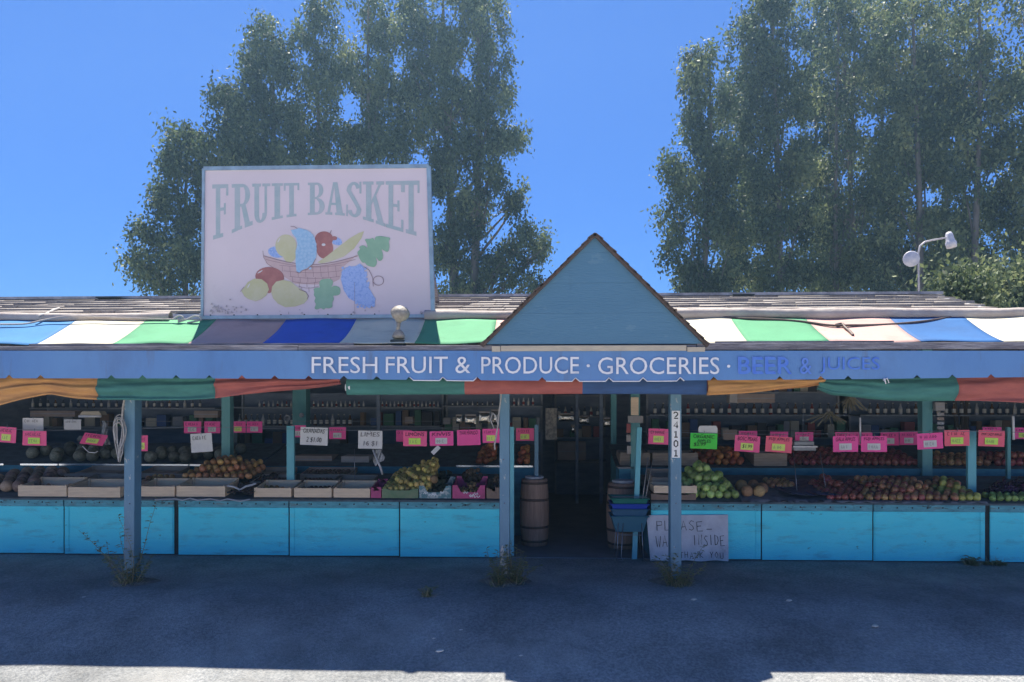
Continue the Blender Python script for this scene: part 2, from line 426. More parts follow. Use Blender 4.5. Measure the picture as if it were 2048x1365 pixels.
# ================================================================ GROUND
def gsheet(name, fn, nu, nv, m, kind='structure', **k):
    b = MB(); b.sm = True; b.grid(fn, nu, nv); o = b.build(name, m, org=(0, 0, 0)); return tag(o, k.get('label'), k.get('cat'), None, kind)
def terr(x, y):
    fade = max(0.0, min(1.0, (7.2 - y) / 1.5)) if y > 0 else 1.0
    t_ = max(0.0, min(1.0, (6.35 - y) / 2.4)); drop = -(0.465 - 0.05 * max(0.0, min(1.0, (x - 0.3) / 1.5))) * t_ * t_ * (3 - 2 * t_)
    if x > 11 or x < -11: return drop - 0.004
    return -0.004 + drop + fade * (0.018 * noise.noise(Vector((x * 0.5, y * 0.5, 0))) + 0.006 * noise.noise(Vector((x * 2.1, y * 2.1, 3))))
def gpt(u, v):
    # finer grid near the stand, reaching to the horizon
    def warp(t, near, far):
        s_ = 2 * t - 1; a = abs(s_)
        d = a * near / 0.8 if a < 0.8 else near + (far - near) * ((a - 0.8) / 0.2) ** 3
        return math.copysign(d, s_)
    x = warp(u, 10, 600); y = warp(v, 10, 600)
    return (x, y, terr(x, y))
gsheet('ground', gpt, 300, 300, m_asph)
m_bounce = mat('pale_bounce_sheet', (0.52, 0.49, 0.44), 0.95, (0.42, 0.40, 0.36), scale=20, bump=0.8)  # pale tone chosen to throw sunlight back at the shaded front
gsheet('bounce_sheet', lambda u, v: (-60 + 120 * u, -22 + 25.9 * v, terr(-60 + 120 * u, -22 + 25.9 * v) + 0.004), 240, 120, m_bounce)  # added sheet out of view, bounces sun into the stand's shade
b = MB(); b.box((-8, 7.66, -0.02), (7.5, 13, 0.003)); tag(b.build('floor', m_floor, org=(0, 7.6, 0)), kind='structure')

# ================================================================ BUILDING
YE, ZE, YR = 6.65, Z(625, 6.65), 9.0
ZR = Z(597, 9.0)
pitch = (ZR - ZE) / (YR - YE)
m_fascia_ = 0
m_ceil = mat('ceiling_paint', (0.48, 0.52, 0.60), 0.8, (0.36, 0.40, 0.48), scale=5)
bld = thing('fruit_stand_building', 'low open-fronted produce stand with weathered shake roof and teal framing', 'building', (0, 9, 0))
random.seed(3)
XL, XR0, XR1 = -8.2, 4.0, 4.72
b = MB(); NC = 6
for c in range(NC):
    y0 = YE - 0.01 + c * (YR - YE + 0.01) / NC; y1 = y0 + (YR - YE) / NC * 1.25
    x = XL + random.random() * 0.1
    xr = XR0 + (XR1 - XR0) * c / NC - 0.03 * random.random()
    while x < xr:
        w = min(random.uniform(0.14, 0.32), xr - x)
        if w < 0.03: break
        za = ZE + pitch * (y0 - YE); zb = ZE + pitch * (y1 - YE)
        t = random.uniform(0.013, 0.022); dy = random.uniform(-0.02, 0.015); dz = random.uniform(-0.004, 0.004)
        p = [(x, y0 + dy, za + 0.010), (x + w - 0.008, y0 + dy, za + 0.010), (x + w - 0.008, y1, zb + 0.004), (x, y1, zb + 0.004)]
        q = [(x, y0 + dy, za + 0.012 + t + dz), (x + w - 0.008, y0 + dy, za + 0.012 + t + dz), (x + w - 0.008, y1, zb + 0.008), (x, y1, zb + 0.008)]
        b.add(p + q, [(0, 3, 2, 1), (4, 5, 6, 7), (0, 1, 5, 4), (1, 2, 6, 5), (2, 3, 7, 6), (3, 0, 4, 7)])
        x += w
roof = b.build('roof', m_shingle, bld)
b = MB()   # roof deck, front and back slopes
def deck(xa, xb, xc, xd, y0, z0, y1, z1, t=0.06):
    p = [(xa, y0, z0 - t), (xb, y0, z0 - t), (xc, y1, z1 - t), (xd, y1, z1 - t)]
    q = [(xa, y0, z0), (xb, y0, z0), (xc, y1, z1), (xd, y1, z1)]
    b.add(p + q, [(0, 3, 2, 1), (4, 5, 6, 7), (0, 1, 5, 4), (1, 2, 6, 5), (2, 3, 7, 6), (3, 0, 4, 7)])
deck(XL, XR0 - 0.03, XR1 - 0.03, XL, YE, ZE, YR, ZR)
b.build('roof_deck', m_ceil, bld)
b = MB(); b.box((-6.9, 6.52, 2.29), (6.2, 6.70, 2.31)); b.build('leak_stop_board', m_fascia, bld)  # added strip that stops sun leaking between awning and roof
b = MB(); deck(XL, XR1 - 0.03, XR1 - 0.03, XL, YR + 0.002, ZR, 13.3, ZR - 0.16 * 4.3)
b.build('back_roof', m_shingle, bld); b = MB(); deck(XR0 + 0.0, 7.6, 7.6, XR1 - 0.028, 6.65, 2.36, 13.3, 2.2)
b.build('back_roof', m_shingle, bld)
b = MB(); b.box((XL, YR - 0.07, ZR + 0.012), (XR1, YR + 0.09, ZR + 0.045)); b.build('ridge_cap', m_ridge, roof if False else bld)
for px0, px1, py in ((200, 238, 602), (1467, 1503, 597)):
    b = MB(); a = P(px0, py + 6, 8.75); c = P(px1, py - 4, 8.75)
    b.box((a.x, 8.72, a.z - 0.05), (c.x, 8.92, c.z)); b.box((a.x - 0.02, 8.69, c.z + 0.002), (c.x + 0.02, 8.95, c.z + 0.02))
    b.build('roof_vent', m_dark, bld)
b = MB(); b.box((-8.2, 12.95, 0), (7.6, 13.05, 2.25)); b.build('back_wall', m_wallin, bld)
b = MB(); b.box((-8.25, 7.6, 0), (-8.15, 12.94, 2.4)); b.build('side_wall', m_wallin, bld)
b = MB(); b.box((7.5, 7.6, 0), (7.6, 12.94, 2.4)); b.build('side_wall', m_wallin, bld)
b = MB(); b.box((-8.1, 6.73, ZE - 0.20), (7.4, 6.81, ZE - 0.065)); b.build('header_beam', m_post_teal, bld)
for i, px in enumerate((150, 430, 700, 960, 1225, 1450, 1700, 1960)):
    b = MB(); x = X(px, 9.0); b.box((x - 0.03, 6.83, 2.18), (x + 0.03, 12.9, 2.26)); b.build('ceiling_joist', m_wallin, bld)
# interior posts
def ipost(px0, px1, Y, z1, m, z0=0.0, name='interior_post'):
    b = MB(); a = X(px0, Y); c = X(px1, Y); b.box((a, Y, z0), (c, Y + (c - a), z1)); return b.build(name, m, bld)
ipost(443, 460, 8.80, 2.3, m_post_teal); ipost(1845, 1865, 8.80, 2.3, m_post_teal)
ipost(585, 612, 10.4, 2.28, m_post_teal); ipost(1222, 1233, 10.4, 2.28, m_post_teal)
ipost(1262, 1280, 8.60, 2.3, m_post_teal); ipost(753, 760, 10.9, 2.28, m_wallin)
ipost(1151, 1157, 11.6, 2.2, m_wallin); ipost(1199, 1206, 11.6, 2.2, m_wallin)

# ================================================================ AWNING (striped canvas slope)
YF = 6.00
ZF = Z(686, YF, 1000); YT = 6.56; ZT = Z(637, YT, 1000)
def awning(name, segs, label):
    t = thing(name, label, 'awning', (sum(segs[i][0] for i in (0, -1)) / 2 / F * YF, YF, ZF - 0.05))
    for n_, (xa, xb, key) in enumerate(segs):
        b = MB(); b.sm = True
        def fn(u, v, xa=xa, xb=xb):
            x = xa + (xb - xa) * u; y = YF + (YT - YF) * v
            z = ZF + (ZT - ZF) * v - 0.018 * math.sin(math.pi * v) + 0.012 * noise.noise(Vector((x * 2.2, y * 3, 1.7))) + 0.004 * math.sin(x * 9 + y * 4)
            return (x, y, z)
        b.grid(fn, 14, 8, 0.003, (0, 0, -1))
        b.build('canvas_stripe', canvas[key], t)
    return t
xw = lambda px, y=688: P(px, y, YF).x
aw_l = awning('striped_awning', [(-6.9, xw(-150), 'pink'), (xw(-150), xw(69), 'ltblue'), (xw(69), xw(220), 'cream'), (xw(220), xw(374), 'green'),
     (xw(374), xw(525), 'pink'), (xw(525), xw(679), 'dkblue'), (xw(679), xw(829), 'cream'), (xw(829), xw(985), 'green'), (xw(985), xw(1085), 'pink')],
     'sloping striped canvas awning left of the gable, partly under the big sign')
aw_r = awning('striped_awning', [(xw(1085) + .004, xw(1345), 'pink'), (xw(1345), xw(1496), 'cream'), (xw(1496), xw(1660), 'green'), (xw(1660), xw(1842), 'pink'), (xw(1842), xw(2008), 'blue'),
     (xw(2008), xw(2180), 'cream'), (xw(2180), xw(2340), 'green'), (xw(2340), 6.2, 'pink')],
     'sloping striped canvas awning right of the gable with a bright blue stripe')

# canopy frame: weathered boards along the front + rafters
fr = thing('canopy_frame', 'weathered grey timber frame running along the top of the blue valance', 'canopy frame', (0, YF, 2.0))
zf1, zf0 = Z(691, YF, 1000), Z(703, YF, 1000)
b = MB()
def brd(b, pa, pb, y0, y1, za, zb, sag=0.0, n=1, t=0.04):
    for i in range(n):
        u0, u1 = i / n, (i + 1) / n
        xa = pa + (pb - pa) * u0; xb = pa + (pb - pa) * u1
        b.add([(xa, YF - 0.06, za), (xb, YF - 0.06, za), (xb, YF - 0.06 + t, za), (xa, YF - 0.06 + t, za),
               (xa, YF - 0.06, zb), (xb, YF - 0.06, zb), (xb, YF - 0.06 + t, zb), (xa, YF - 0.06 + t, zb)],
              [(0, 3, 2, 1), (4, 5, 6, 7), (0, 1, 5, 4), (1, 2, 6, 5), (2, 3, 7, 6), (3, 0, 4, 7)])
b.box((-6.9, YF - 0.06, zf0), (xw(600), YF - 0.02, zf1)); b.build('front_board', m_fascia, fr, bevel=0.004)
b = MB(); b.box((xw(601), YF - 0.058, zf0 - 0.004), (xw(1390), YF - 0.018, zf1 - 0.003)); b.build('front_board', m_fascia, fr, bevel=0.004)
b = MB(); b.box((xw(1391), YF - 0.062, zf0 + 0.003), (6.2, YF - 0.02, zf1 + 0.008)); b.build('front_board', m_fascia, fr, bevel=0.004)
b = MB(); b.box((xw(60), YF - 0.015, zf1 + 0.002), (xw(708), YF + 0.012, zf1 + 0.022)); b.build('top_batten', m_fascia, fr)
b = MB(); b.box((xw(1430), YF - 0.015, zf1 + 0.009), (xw(1786), YF + 0.012, zf1 + 0.026)); b.build('top_batten', m_fascia, fr)
for px in (0, 255, 520, 760, 1010, 1180, 1350, 1600, 1830, 2048):
    x = xw(px); b = MB(); b.bar((x, YF + 0.02, ZF - 0.11), (x, YT, ZT - 0.09), 0.05, 0.08); b.build('rafter', m_fascia, fr)

# ================================================================ VALANCE
random.seed(5)
yv = YF - 0.075
def vpt(px, py): return P(px, py, yv)
topl = lambda px: 701 + 4 * math.sin(math.pi * min(max(px, 0), 2048) / 2048) - 0.0035 * max(0, px - 1400) * 0
def edge_bot(px): return 757 + 5 * math.exp(-((px - 1180) / 500) ** 2) - 0.008 * max(0, px - 1750)
notch = [20, 82, 222, 285, 353, 420, 485, 550, 618, 688, 754, 820, 887, 955, 1085, 1152, 1219, 1287, 1361, 1428, 1560, 1643, 1698, 1835, 1905, 1982, 2060, 2130, -50, -120, -190]
notch.sort()
def vwave(x): return 0.008 * math.sin(x * 3.1) + 0.006 * noise.noise(Vector((x * 1.5, 0, 0)))
val = thing('blue_valance', 'long blue vinyl valance reading FRESH FRUIT & PRODUCE · GROCERIES above the stand', 'valance', (0, yv, 1.8))
b = MB()
cols = []
px = -430
while px < 2500:
    cols.append((px, edge_bot(px))); px += 20
for n_ in notch:
    cols = [c for c in cols if abs(c[0] - n_) > 14]
    cols += [(n_ - 8, edge_bot(n_)), (n_ - 1, edge_bot(n_) - 7), (n_ + 7, edge_bot(n_))]
cols.sort()
vs_, fs_ = [], []
for (px, pb) in cols:
    xx = vpt(px, 700).x
    for k in range(5):
        py = 702 + (pb - 702) * k / 4
        q = vpt(px, py)
        # the row for k<4 is on a straight grid; the last one follows the cut edge
        if k < 4: q = vpt(px, 702 + (edge_bot(px) - 12 - 702) * k / 3.6)
        vs_.append((xx, yv + vwave(xx) * k / 4, q.z))
n_ = len(cols)
for i in range(n_ - 1):
    for k in range(4): fs_.append((i * 5 + k, i * 5 + k + 1, (i + 1) * 5 + k + 1, (i + 1) * 5 + k))
o_ = len(vs_); vs_ += [(p[0], p[1] + 0.004, p[2]) for p in vs_]
fs_ += [tuple(q + o_ for q in f)[::-1] for f in fs_]
for i in range(n_ - 1):
    a = i * 5 + 4; c = (i + 1) * 5 + 4; fs_.append((a, o_ + a, o_ + c, c))
b.sm = False; b.add(vs_, fs_); b.build('vinyl_sheet', m_val, val)
# white piping along the lower edge between two pixels
b = MB()
sel = [c for c in cols if 818 <= c[0] <= 955]; b.tube([Vector((vpt(c[0], 700).x, yv - 0.004 + vwave(vpt(c[0], 700).x), vpt(c[0], c[1] + 1).z)) for c in sel], 0.005, 5); b.build('loose_piping', m_white, val); b = MB()
sel = [c for c in cols if 1085 <= c[0] <= 1385]; b.tube([Vector((vpt(c[0], 700).x, yv - 0.004 + vwave(vpt(c[0], 700).x), vpt(c[0], c[1] + 1).z)) for c in sel], 0.005, 5); b.build('loose_piping', m_white, val); b = MB()
b.tube([vpt(1768, 757), vpt(1772, 768), vpt(1778, 766), vpt(1774, 757), vpt(1766, 761)], 0.005, 5)
b.build('loose_piping', m_white, val)
def vtext(s_, x0, x1, y0, y1, m, dz=0.010, slope=0.0):
    vv, ff, _ = text2d(s_)
    b = MB()
    pts = []
    for (a, c) in vv:
        px = x0 + (x1 - x0) * a; q = vpt(px, y1 + (y0 - y1) * c)
        pts.append((q.x, yv - dz + vwave(q.x) * 0.5 , q.z))
    b.add(pts, [f for f in ff]); return b.build('lettering', m, val)
for w_, x0, x1, y0, y1 in (("FRESH", 624, 755, 714, 747), ("FRUIT", 772, 896, 714, 747), ("&", 911, 941, 714, 747), ("PRODUCE", 963, 1158, 714, 748),
                   ("·", 1173, 1180, 729, 735), ("GROCERIES", 1196, 1438, 715, 749), ("·", 1453, 1460, 730, 736)):
    vtext(w_, x0, x1, y0, y1, m_white)
vtext("BEER", 1477, 1583, 716, 749, m_ghost); vtext("&", 1599, 1623, 716, 749, m_ghost2)
vtext("JUICES", 1640, 1759, 715, 748, m_ghost)
b = MB(); a = vpt(1470, 712); c = vpt(1590, 752)
b.build  # (outline pieces of the faded word)
vtext("BEER", 1475, 1581, 714, 747, m_ghost2, dz=0.0085)

# ================================================================ GATHERED CURTAINS under the valance
def curtain(name, label, Y, segs, top, bot, folds=7, amp=0.022, seed=0):
    """segs: list of (px0,px1,colour); top/bot: polylines of (px,py)"""
    def itp(pl, x):
        if x <= pl[0][0]: return pl[0][1]
        for (a, ya), (c, yc) in zip(pl, pl[1:]):
            if x <= c: return ya + (yc - ya) * (x - a) / (c - a)
        return pl[-1][1]
    t = thing(name, label, 'curtain', (P(segs[0][0], 780, Y).x, Y, 1.7))
    for (xa, xb, key) in segs:
        b = MB(); b.sm = True
        def fn(u, v):
            px = xa + (xb - xa) * u
            py0 = itp(top, px); py1 = itp(bot, px)
            py = py0 + (py1 - py0) * v
            q = P(px, py, Y)
            w = math.sin(v * math.pi * folds * 0.5 + 2.3 * noise.noise(Vector((q.x * 0.9 + seed, v * 2.0, 0))) * 2.0 + q.x * 0.6)
            d = -0.035 * math.sin(math.pi * v) + amp * w * (0.3 + 0.7 * v) + 0.01 * noise.noise(Vector((q.x * 5, v * 5, seed)))
            # wavy hem: lengthwise sag of folds
            return (q.x, Y + d, q.z - 0.006 * math.sin(q.x * 6 + seed))
        b.grid(fn, max(8, int((xb - xa) / 7)), 26, 0.004, (0, 1, 0))
        b.build('canvas_section', drape[key], t)
    return t
curtain('gathered_curtain', 'gathered yellow green and red canvas swag hanging over the left bays', 6.09,
        [(-260, 197, 'yellow'), (197, 432, 'green'), (432, 682, 'red')],
        [(-260, 750), (0, 750), (682, 750)],
        [(-260, 880), (0, 813), (50, 800), (95, 790), (105, 789), (150, 796), (205, 800), (300, 803), (432, 796), (520, 788), (600, 779), (682, 768)], folds=9, amp=0.02)
curtain('gathered_curtain', 'short bunched yellow canvas swag right of the house number post', 6.09,
        [(1414, 1648, 'yellow')], [(1414, 755), (1648, 752)], [(1414, 792), (1500, 785), (1560, 779), (1610, 777), (1648, 770)], folds=6, amp=0.018, seed=4)
curtain('gathered_curtain', 'sagging green and red canvas swag over the right bay', 6.11,
        [(1634, 1912, 'green'), (1912, 2300, 'red')], [(1634, 757), (1912, 752), (2300, 735)],
        [(1634, 779), (1665, 792), (1690, 794), (1740, 799), (1800, 801), (1912, 803), (2048, 805), (2300, 800)], folds=4, amp=0.02, seed=9)
t = thing('rolled_curtain', 'straight rolled canvas curtain in green red and blue over the entrance', 'curtain', (1.0, 6.1, 1.7))
for xa, xb, key in ((692, 929, 'green'), (929, 1165, 'red'), (1165, 1414, 'blue')):
    b = MB(); b.sm = True
    def fn(u, v):
        px = xa + (xb - xa) * u; q = P(px, 772 + 1.5 * math.sin(px * 0.004), 6.08); a = 2 * math.pi * v
        rr = 0.070 + 0.004 * noise.noise(Vector((q.x * 2, math.cos(a) * 2, math.sin(a) * 2)))
        return (q.x, 6.12 + 0.6 * rr * math.cos(a), q.z + 1.0 * rr * math.sin(a) - (0.004 if math.sin(a) < 0 else 0))
    b.grid(fn, 20, 24)
    b.build('canvas_section', drape[key], t)
b = MB(); q = P(692, 775, 6.07); b.lathe([(0.0, -0.02), (0.03, -0.015), (0.04, 0.0), (0.045, 0.03)], q + Vector((0, 0.05, 0)), 14, axis=(1, 0, 0)); b.build('roller_end', m_white, t)

# ================================================================ FRONT POSTS
def fpost(px0, px1, Y, label, lean=0.0, brightfoot=False, m=m_post):
    a = X(px0, Y); c = X(px1, Y)
    t = thing('support_post', label, 'post', ((a + c) / 2, Y + 0.06, 0), None)
    b = MB(); zt = 2.24
    b.add([(a - lean, Y, 0), (c - lean, Y, 0), (c - lean, Y + 0.12, 0), (a - lean, Y + 0.12, 0), (a, Y, zt), (c, Y, zt), (c, Y + 0.12, zt), (a, Y + 0.12, zt)],
          [(0, 3, 2, 1), (4, 5, 6, 7), (0, 1, 5, 4), (1, 2, 6, 5), (2, 3, 7, 6), (3, 0, 4, 7)])
    b.build('shaft', m, t, bevel=0.006)
    for k, z in enumerate((0.32, 0.74, 1.12)):
        b = MB()
        b.lathe([(0.0, 0.006), (0.006, 0.004), (0.008, 0)], ((a + c) / 2 - 0.01 + 0.01 * (k % 2), Y - 0.0005, z + 0.03 * math.sin(k * 5)), 8, axis=(0, -1, 0))
        b.build('bolt_head', m_alu, t)
    b = MB(); b.sm = True
    def fn(u, v):
        r_ = 0.17 * v; an = u * 2 * math.pi
        return ((a + c) / 2 + r_ * 1.3 * math.cos(an) * (1 + 0.2 * math.sin(3 * an)), Y + 0.04 + r_ * math.sin(an), 0.05 * (1 - v) ** 0.6 - 0.004)
    b.grid(fn, 24, 5); b.build('concrete_footing', m_foot, t)
    return t
m_foot = mat('old_concrete', (0.20, 0.19, 0.18), 0.95, (0.11, 0.10, 0.095), scale=18, bump=1.0)
m_foot2 = mat('white_chip_paint', (0.5, 0.48, 0.45), 0.9, (0.08, 0.14, 0.2), scale=16, thr=(0.45, 0.55))
post1 = fpost(249, 270, 6.44, 'blue timber post with a grey rope coil hung beside it', 0.01)
post2 = fpost(999, 1019, 6.60, 'blue timber post with peeling foot at the left of the entrance')
post3 = fpost(1341, 1363, 6.66, 'blue timber post carrying the vertical house number 24101')
b = MB(); a = X(1001, 6.6); c = X(1017, 6.6); b.grid(lambda u, v: (a + (c - a) * u, 6.5975, 0.02 + (0.26 + 0.06 * math.sin(u * 7) ) * v), 8, 6, 0.002); b.build('peeled_paint', m_foot2, post2)
# number plate on post 3
Yn = 6.654
b = MB(); a = P(1343.5, 916, Yn); c = P(1360, 822, Yn); b.box((a.x, Yn - 0.003, a.z), (c.x, Yn + 0.005, c.z)); plate = b.build('number_plate', mat('plate_white', (0.75, 0.75, 0.76), 0.4), post3)
b = MB()
NUM = {'2': [[(0, .78), (.15, .97), (.5, 1), (.9, .85), (.9, .62), (.5, .35), (.05, .06), (1, .06)]], '4': [[(.75, 0), (.75, 1), (0, .3), (1, .3)]],
       '1': [[(.12, .8), (.5, .98), (.5, .04)], [(.12, .05), (.9, .05)]], '0': [[(.5, 1), (.08, .75), (.08, .25), (.5, 0), (.92, .25), (.92, .75), (.5, 1), (.3, .96)]]}
for k, d in enumerate("24101"):
    zc = a.z + (c.z - a.z) * (1 - (k + 0.5) / 5)
    for q_, st_ in enumerate(NUM[d]):
        pen(b, [((a.x + c.x) / 2 - 0.019 + 0.038 * p_[0], zc - 0.029 + 0.058 * p_[1]) for p_ in st_], (0, Yn - 0.0045 - 0.0004 * q_, 0), (1, 0, 0), (0, 0, 1), 0.0105)
dig = b.build('numerals', m_black, plate)
# ================================================================ ENTRANCE GABLE
YG = 5.93
g = thing('entrance_gable', 'steep blue painted timber gable with brown shake edges over the entrance', 'gable', (X(1190, YG), YG, 2.1))
ap = P(1190, 474, YG); bl = P(972, 689, YG); br = P(1408, 689, YG)
def gx(z, side):
    e = bl if side < 0 else br; u = (z - bl.z) / (ap.z - bl.z); return e.x + (ap.x - e.x) * u
lv = [bl.z, bl.z + .245, bl.z + .487, bl.z + .73, ap.z]
for k in range(4):
    z0, z1 = lv[k] + (.0004 if k else 0), lv[k + 1] - (.0004 if k < 3 else .004)
    b = MB(); b.prism([(gx(z0, -1), z0), (gx(z0, 1), z0), (gx(z1, 1), z1), (gx(z1, -1), z1)], (0, YG + .0015 * (k % 2), 0), (1, 0, 0), (0, 0, 1), 0.025); b.build('front_board', m_gable, g)
b = MB(); b.prism([(bl.x, bl.z), (br.x, br.z), (ap.x, ap.z)], (0, YG + .032, 0), (1, 0, 0), (0, 0, 1), 0.01); b.build('backing_board', m_dark, g)
def groof(b, p0, p1, sgn, t0, t1, y0, y1):
    d = (Vector((p1[0], 0, p1[1])) - Vector((p0[0], 0, p0[1]))); n = Vector((-d.z, 0, d.x)).normalized() * sgn
    q = [Vector((p0[0], 0, p0[1])) + n * t0, Vector((p1[0], 0, p1[1])) + n * t0, Vector((p1[0], 0, p1[1])) + n * t1, Vector((p0[0], 0, p0[1])) + n * t1]
    b.add([v + Vector((0, y0, 0)) for v in q] + [v + Vector((0, y1, 0)) for v in q], [(0, 1, 2, 3), (7, 6, 5, 4), (0, 4, 5, 1), (1, 5, 6, 2), (2, 6, 7, 3), (3, 7, 4, 0)])
el = P(963, 692, YG); er = P(1416, 692, YG); at = P(1189.5, 469, YG)
YB = 8.0
b = MB(); b.mi = 0
groof(b, (el.x, el.z), (at.x, at.z), 1, -0.018, 0.0, YG - 0.035, YB)
groof(b, (er.x, er.z), (at.x, at.z), -1, -0.018, 0.0, YG - 0.035, YB)
b.build('barge_board', m_gedge, g)
random.seed(11)
b = MB()
N = 17
for side, e in ((1, el), (-1, er)):
    for k in range(N):
        u0 = k / N; u1 = min(1.0, (k + 1.3) / N)
        y = YG - 0.05
        while y < YB:
            w = random.uniform(0.12, 0.26)
            du = random.uniform(-0.008, 0.008)
            p0 = (e.x + (at.x - e.x) * (u0 + du), e.z + (at.z - e.z) * (u0 + du)); p1 = (e.x + (at.x - e.x) * u1, e.z + (at.z - e.z) * u1)
            d = Vector((p1[0] - p0[0], 0, p1[1] - p0[1])); n = Vector((-d.z, 0, d.x)).normalized() * side
            tk = random.uniform(0.010, 0.018)
            A0 = Vector((p0[0], y, p0[1])); A1 = Vector((p1[0], y, p1[1])); W = Vector((0, w - 0.008, 0))
            vsx = [A0 + n * 0.001, A1 + n * 0.001, A1 + n * 0.006, A0 + n * tk]
            b.add(vsx + [v + W for v in vsx], [(0, 1, 2, 3), (7, 6, 5, 4), (0, 4, 5, 1), (1, 5, 6, 2), (2, 6, 7, 3), (3, 7, 4, 0)])
            y += w
b.build('shake_roof', m_gedge, g)
b = MB(); a = P(1002, 703, YG); c = P(1372, 691, YG); b.box((a.x, YG - 0.02, a.z), (c.x, YG + 0.02, c.z)); b.build('base_board', m_cream, g, bevel=0.003)
b = MB(); a = P(984, 704, YG); c = P(1001, 693, YG); b.box((a.x, YG - 0.02, a.z), (c.x, YG + 0.02, c.z)); b.build('board_stub', m_cream, g); b = MB(); a = P(1374, 704, YG); c = P(1409, 695, YG)
b.box((a.x, YG - 0.018, a.z), (c.x, YG + 0.02, c.z)); b.build('board_stub', m_cream, g)

# ================================================================ BIG SIGN
YS = 6.575
sign = thing('fruit_stand_sign', 'large faded white FRUIT BASKET sign painted with a basket of fruit on the roof', 'sign', (X(632, YS), YS, Z(636, YS, 632)))
m_sface = mat('sign_face', (0.62, 0.54, 0.60), 0.7, (0.57, 0.50, 0.56), scale=1.3, bump=0.1, bscale=5, col3=(0.52, 0.44, 0.50), scale3=3.0, thr3=(0.60, 0.82))
m_sfr = mat('sign_frame_steel', (0.30, 0.42, 0.52), 0.45, (0.22, 0.30, 0.38), scale=9, metallic=0.3)
def cs(cx, cy): return (380 + cx / 3.4115, 310 + cy / 3.4115)     # crop px -> photo px
TLs, TRs, BLs, BRs = P(408, 338, YS), P(857, 333, YS), P(405, 633, YS), P(866, 630, YS)
b = MB(); b.prism([(BLs.x, BLs.z), (BRs.x, BRs.z), (TRs.x, TRs.z), (TLs.x, TLs.z)], (0, YS, 0), (1, 0, 0), (0, 0, 1), 0.03); panel_ = b.build('sign_panel', m_sface, sign)
b = MB()
def barxz(b, p, q, w, y0, d=0.05):
    p = Vector(p); q = Vector(q); b.bar((p.x, y0, p.z), (q.x, y0, q.z), w, d, up=(0, 1, 0))
dn = Vector((0, 0, 0.018))
barxz(b, TLs, TRs, 0.034, YS + 0.012); barxz(b, BLs - dn * 0.6, BRs - dn * 0.6, 0.03, YS + 0.013)
barxz(b, BLs, TLs, 0.024, YS + 0.011); barxz(b, BRs, TRs, 0.034, YS + 0.0135)
b.build('frame', m_sfr, sign)
b = MB()
for px in (430, 530, 632, 735, 840):
    x = X(px, YS); b.bar((x, YS + 0.06, Z(640, YS)), (x, YS + 0.06, Z(345, YS)), 0.05, 0.05)
    b.bar((x, YS + 0.09, Z(420, YS)), (x, YS + 1.1, ZE + 0.19 * 1.05 + 0.03), 0.04, 0.04)
b.build('back_brace', m_fascia, sign)
b = MB(); b.box((X(405, YS), YS - 0.01, Z(646, YS, 632)), (X(866, YS), YS + 0.03, Z(637, YS, 632))); b.build('sill_board', m_fascia, sign)
zl = [0.0]
def spoly(b, pts, lift=None):
    """polygon in crop pixels painted on the sign, as a skin a fraction of a millimetre thick"""
    zl[0] += 0.00002
    L = 0.0008 + zl[0] if lift is None else lift
    q = [P(*cs(*p), YS) for p in pts]
    k = len(q)
    area = sum(q[i].x * q[(i + 1) % k].z - q[(i + 1) % k].x * q[i].z for i in range(k))
    if area < 0: q = q[::-1]
    b.add([(v.x, YS - L, v.z) for v in q], [tuple(range(k))])
def ell(cx, cy, rx, ry, rot=0, n=26, wob=0, wn_=0):
    c_, s_ = math.cos(R(rot)), math.sin(R(rot)); o = []
    for i in range(n):
        a = 2 * math.pi * i / n; k = 1 + wob * math.sin(a * wn_)
        x, y = rx * k * math.cos(a), ry * k * math.sin(a); o.append((cx + x * c_ - y * s_, cy + x * s_ + y * c_))
    return o
# --- slab-serif letters, top straight, foot on an arch
def foot(x):
    pl = [(140, 585), (255, 552), (330, 515), (425, 480), (520, 455), (600, 437), (700, 422), (800, 413), (880, 409), (960, 409), (1050, 416), (1150, 432), (1250, 462), (1330, 492), (1430, 522), (1565, 560)]
    for (a, ya), (c, yc) in zip(pl, pl[1:]):
        if x <= c: return ya + (yc - ya) * (x - a) / (c - a)
    return 560
def head(x): return 203 - (x - 150) * 0.018
mt = mat('sign_letter_teal', (0.30, 0.39, 0.43), 0.7, (0.39, 0.43, 0.48), scale=9, thr=(0.35, 0.7))
m_line = mat('sign_letter_outline', (0.36, 0.41, 0.46), 0.7)
lb = MB()
def gl(x0, x1, shapes):
    for pts in shapes:
        out = []
        for i in range(len(pts)):
            a = pts[i]; c = pts[(i + 1) % len(pts)]
            for k in range(3):
                t_ = k / 3; u = a[0] + (c[0] - a[0]) * t_; v = a[1] + (c[1] - a[1]) * t_
                x = x0 + (x1 - x0) * u; out.append((x, foot(x) + (head(x) - foot(x)) * v))
        spoly(lb, out)
def rc(a, b_, c, d): return [(a, b_), (c, b_), (c, d), (a, d)]
def arcs(cx, cy, rx, ry, ix, iy, a0, a1, n=10):
    o = []
    for i in range(n):
        for (p, q) in ((i, i + 1),):
            t0 = R(a0 + (a1 - a0) * p / n); t1 = R(a0 + (a1 - a0) * q / n)
            o.append([(cx + rx * math.cos(t0), cy + ry * math.sin(t0)), (cx + rx * math.cos(t1), cy + ry * math.sin(t1)),
                      (cx + ix * math.cos(t1), cy + iy * math.sin(t1)), (cx + ix * math.cos(t0), cy + iy * math.sin(t0))])
    return o
sf = 0.075
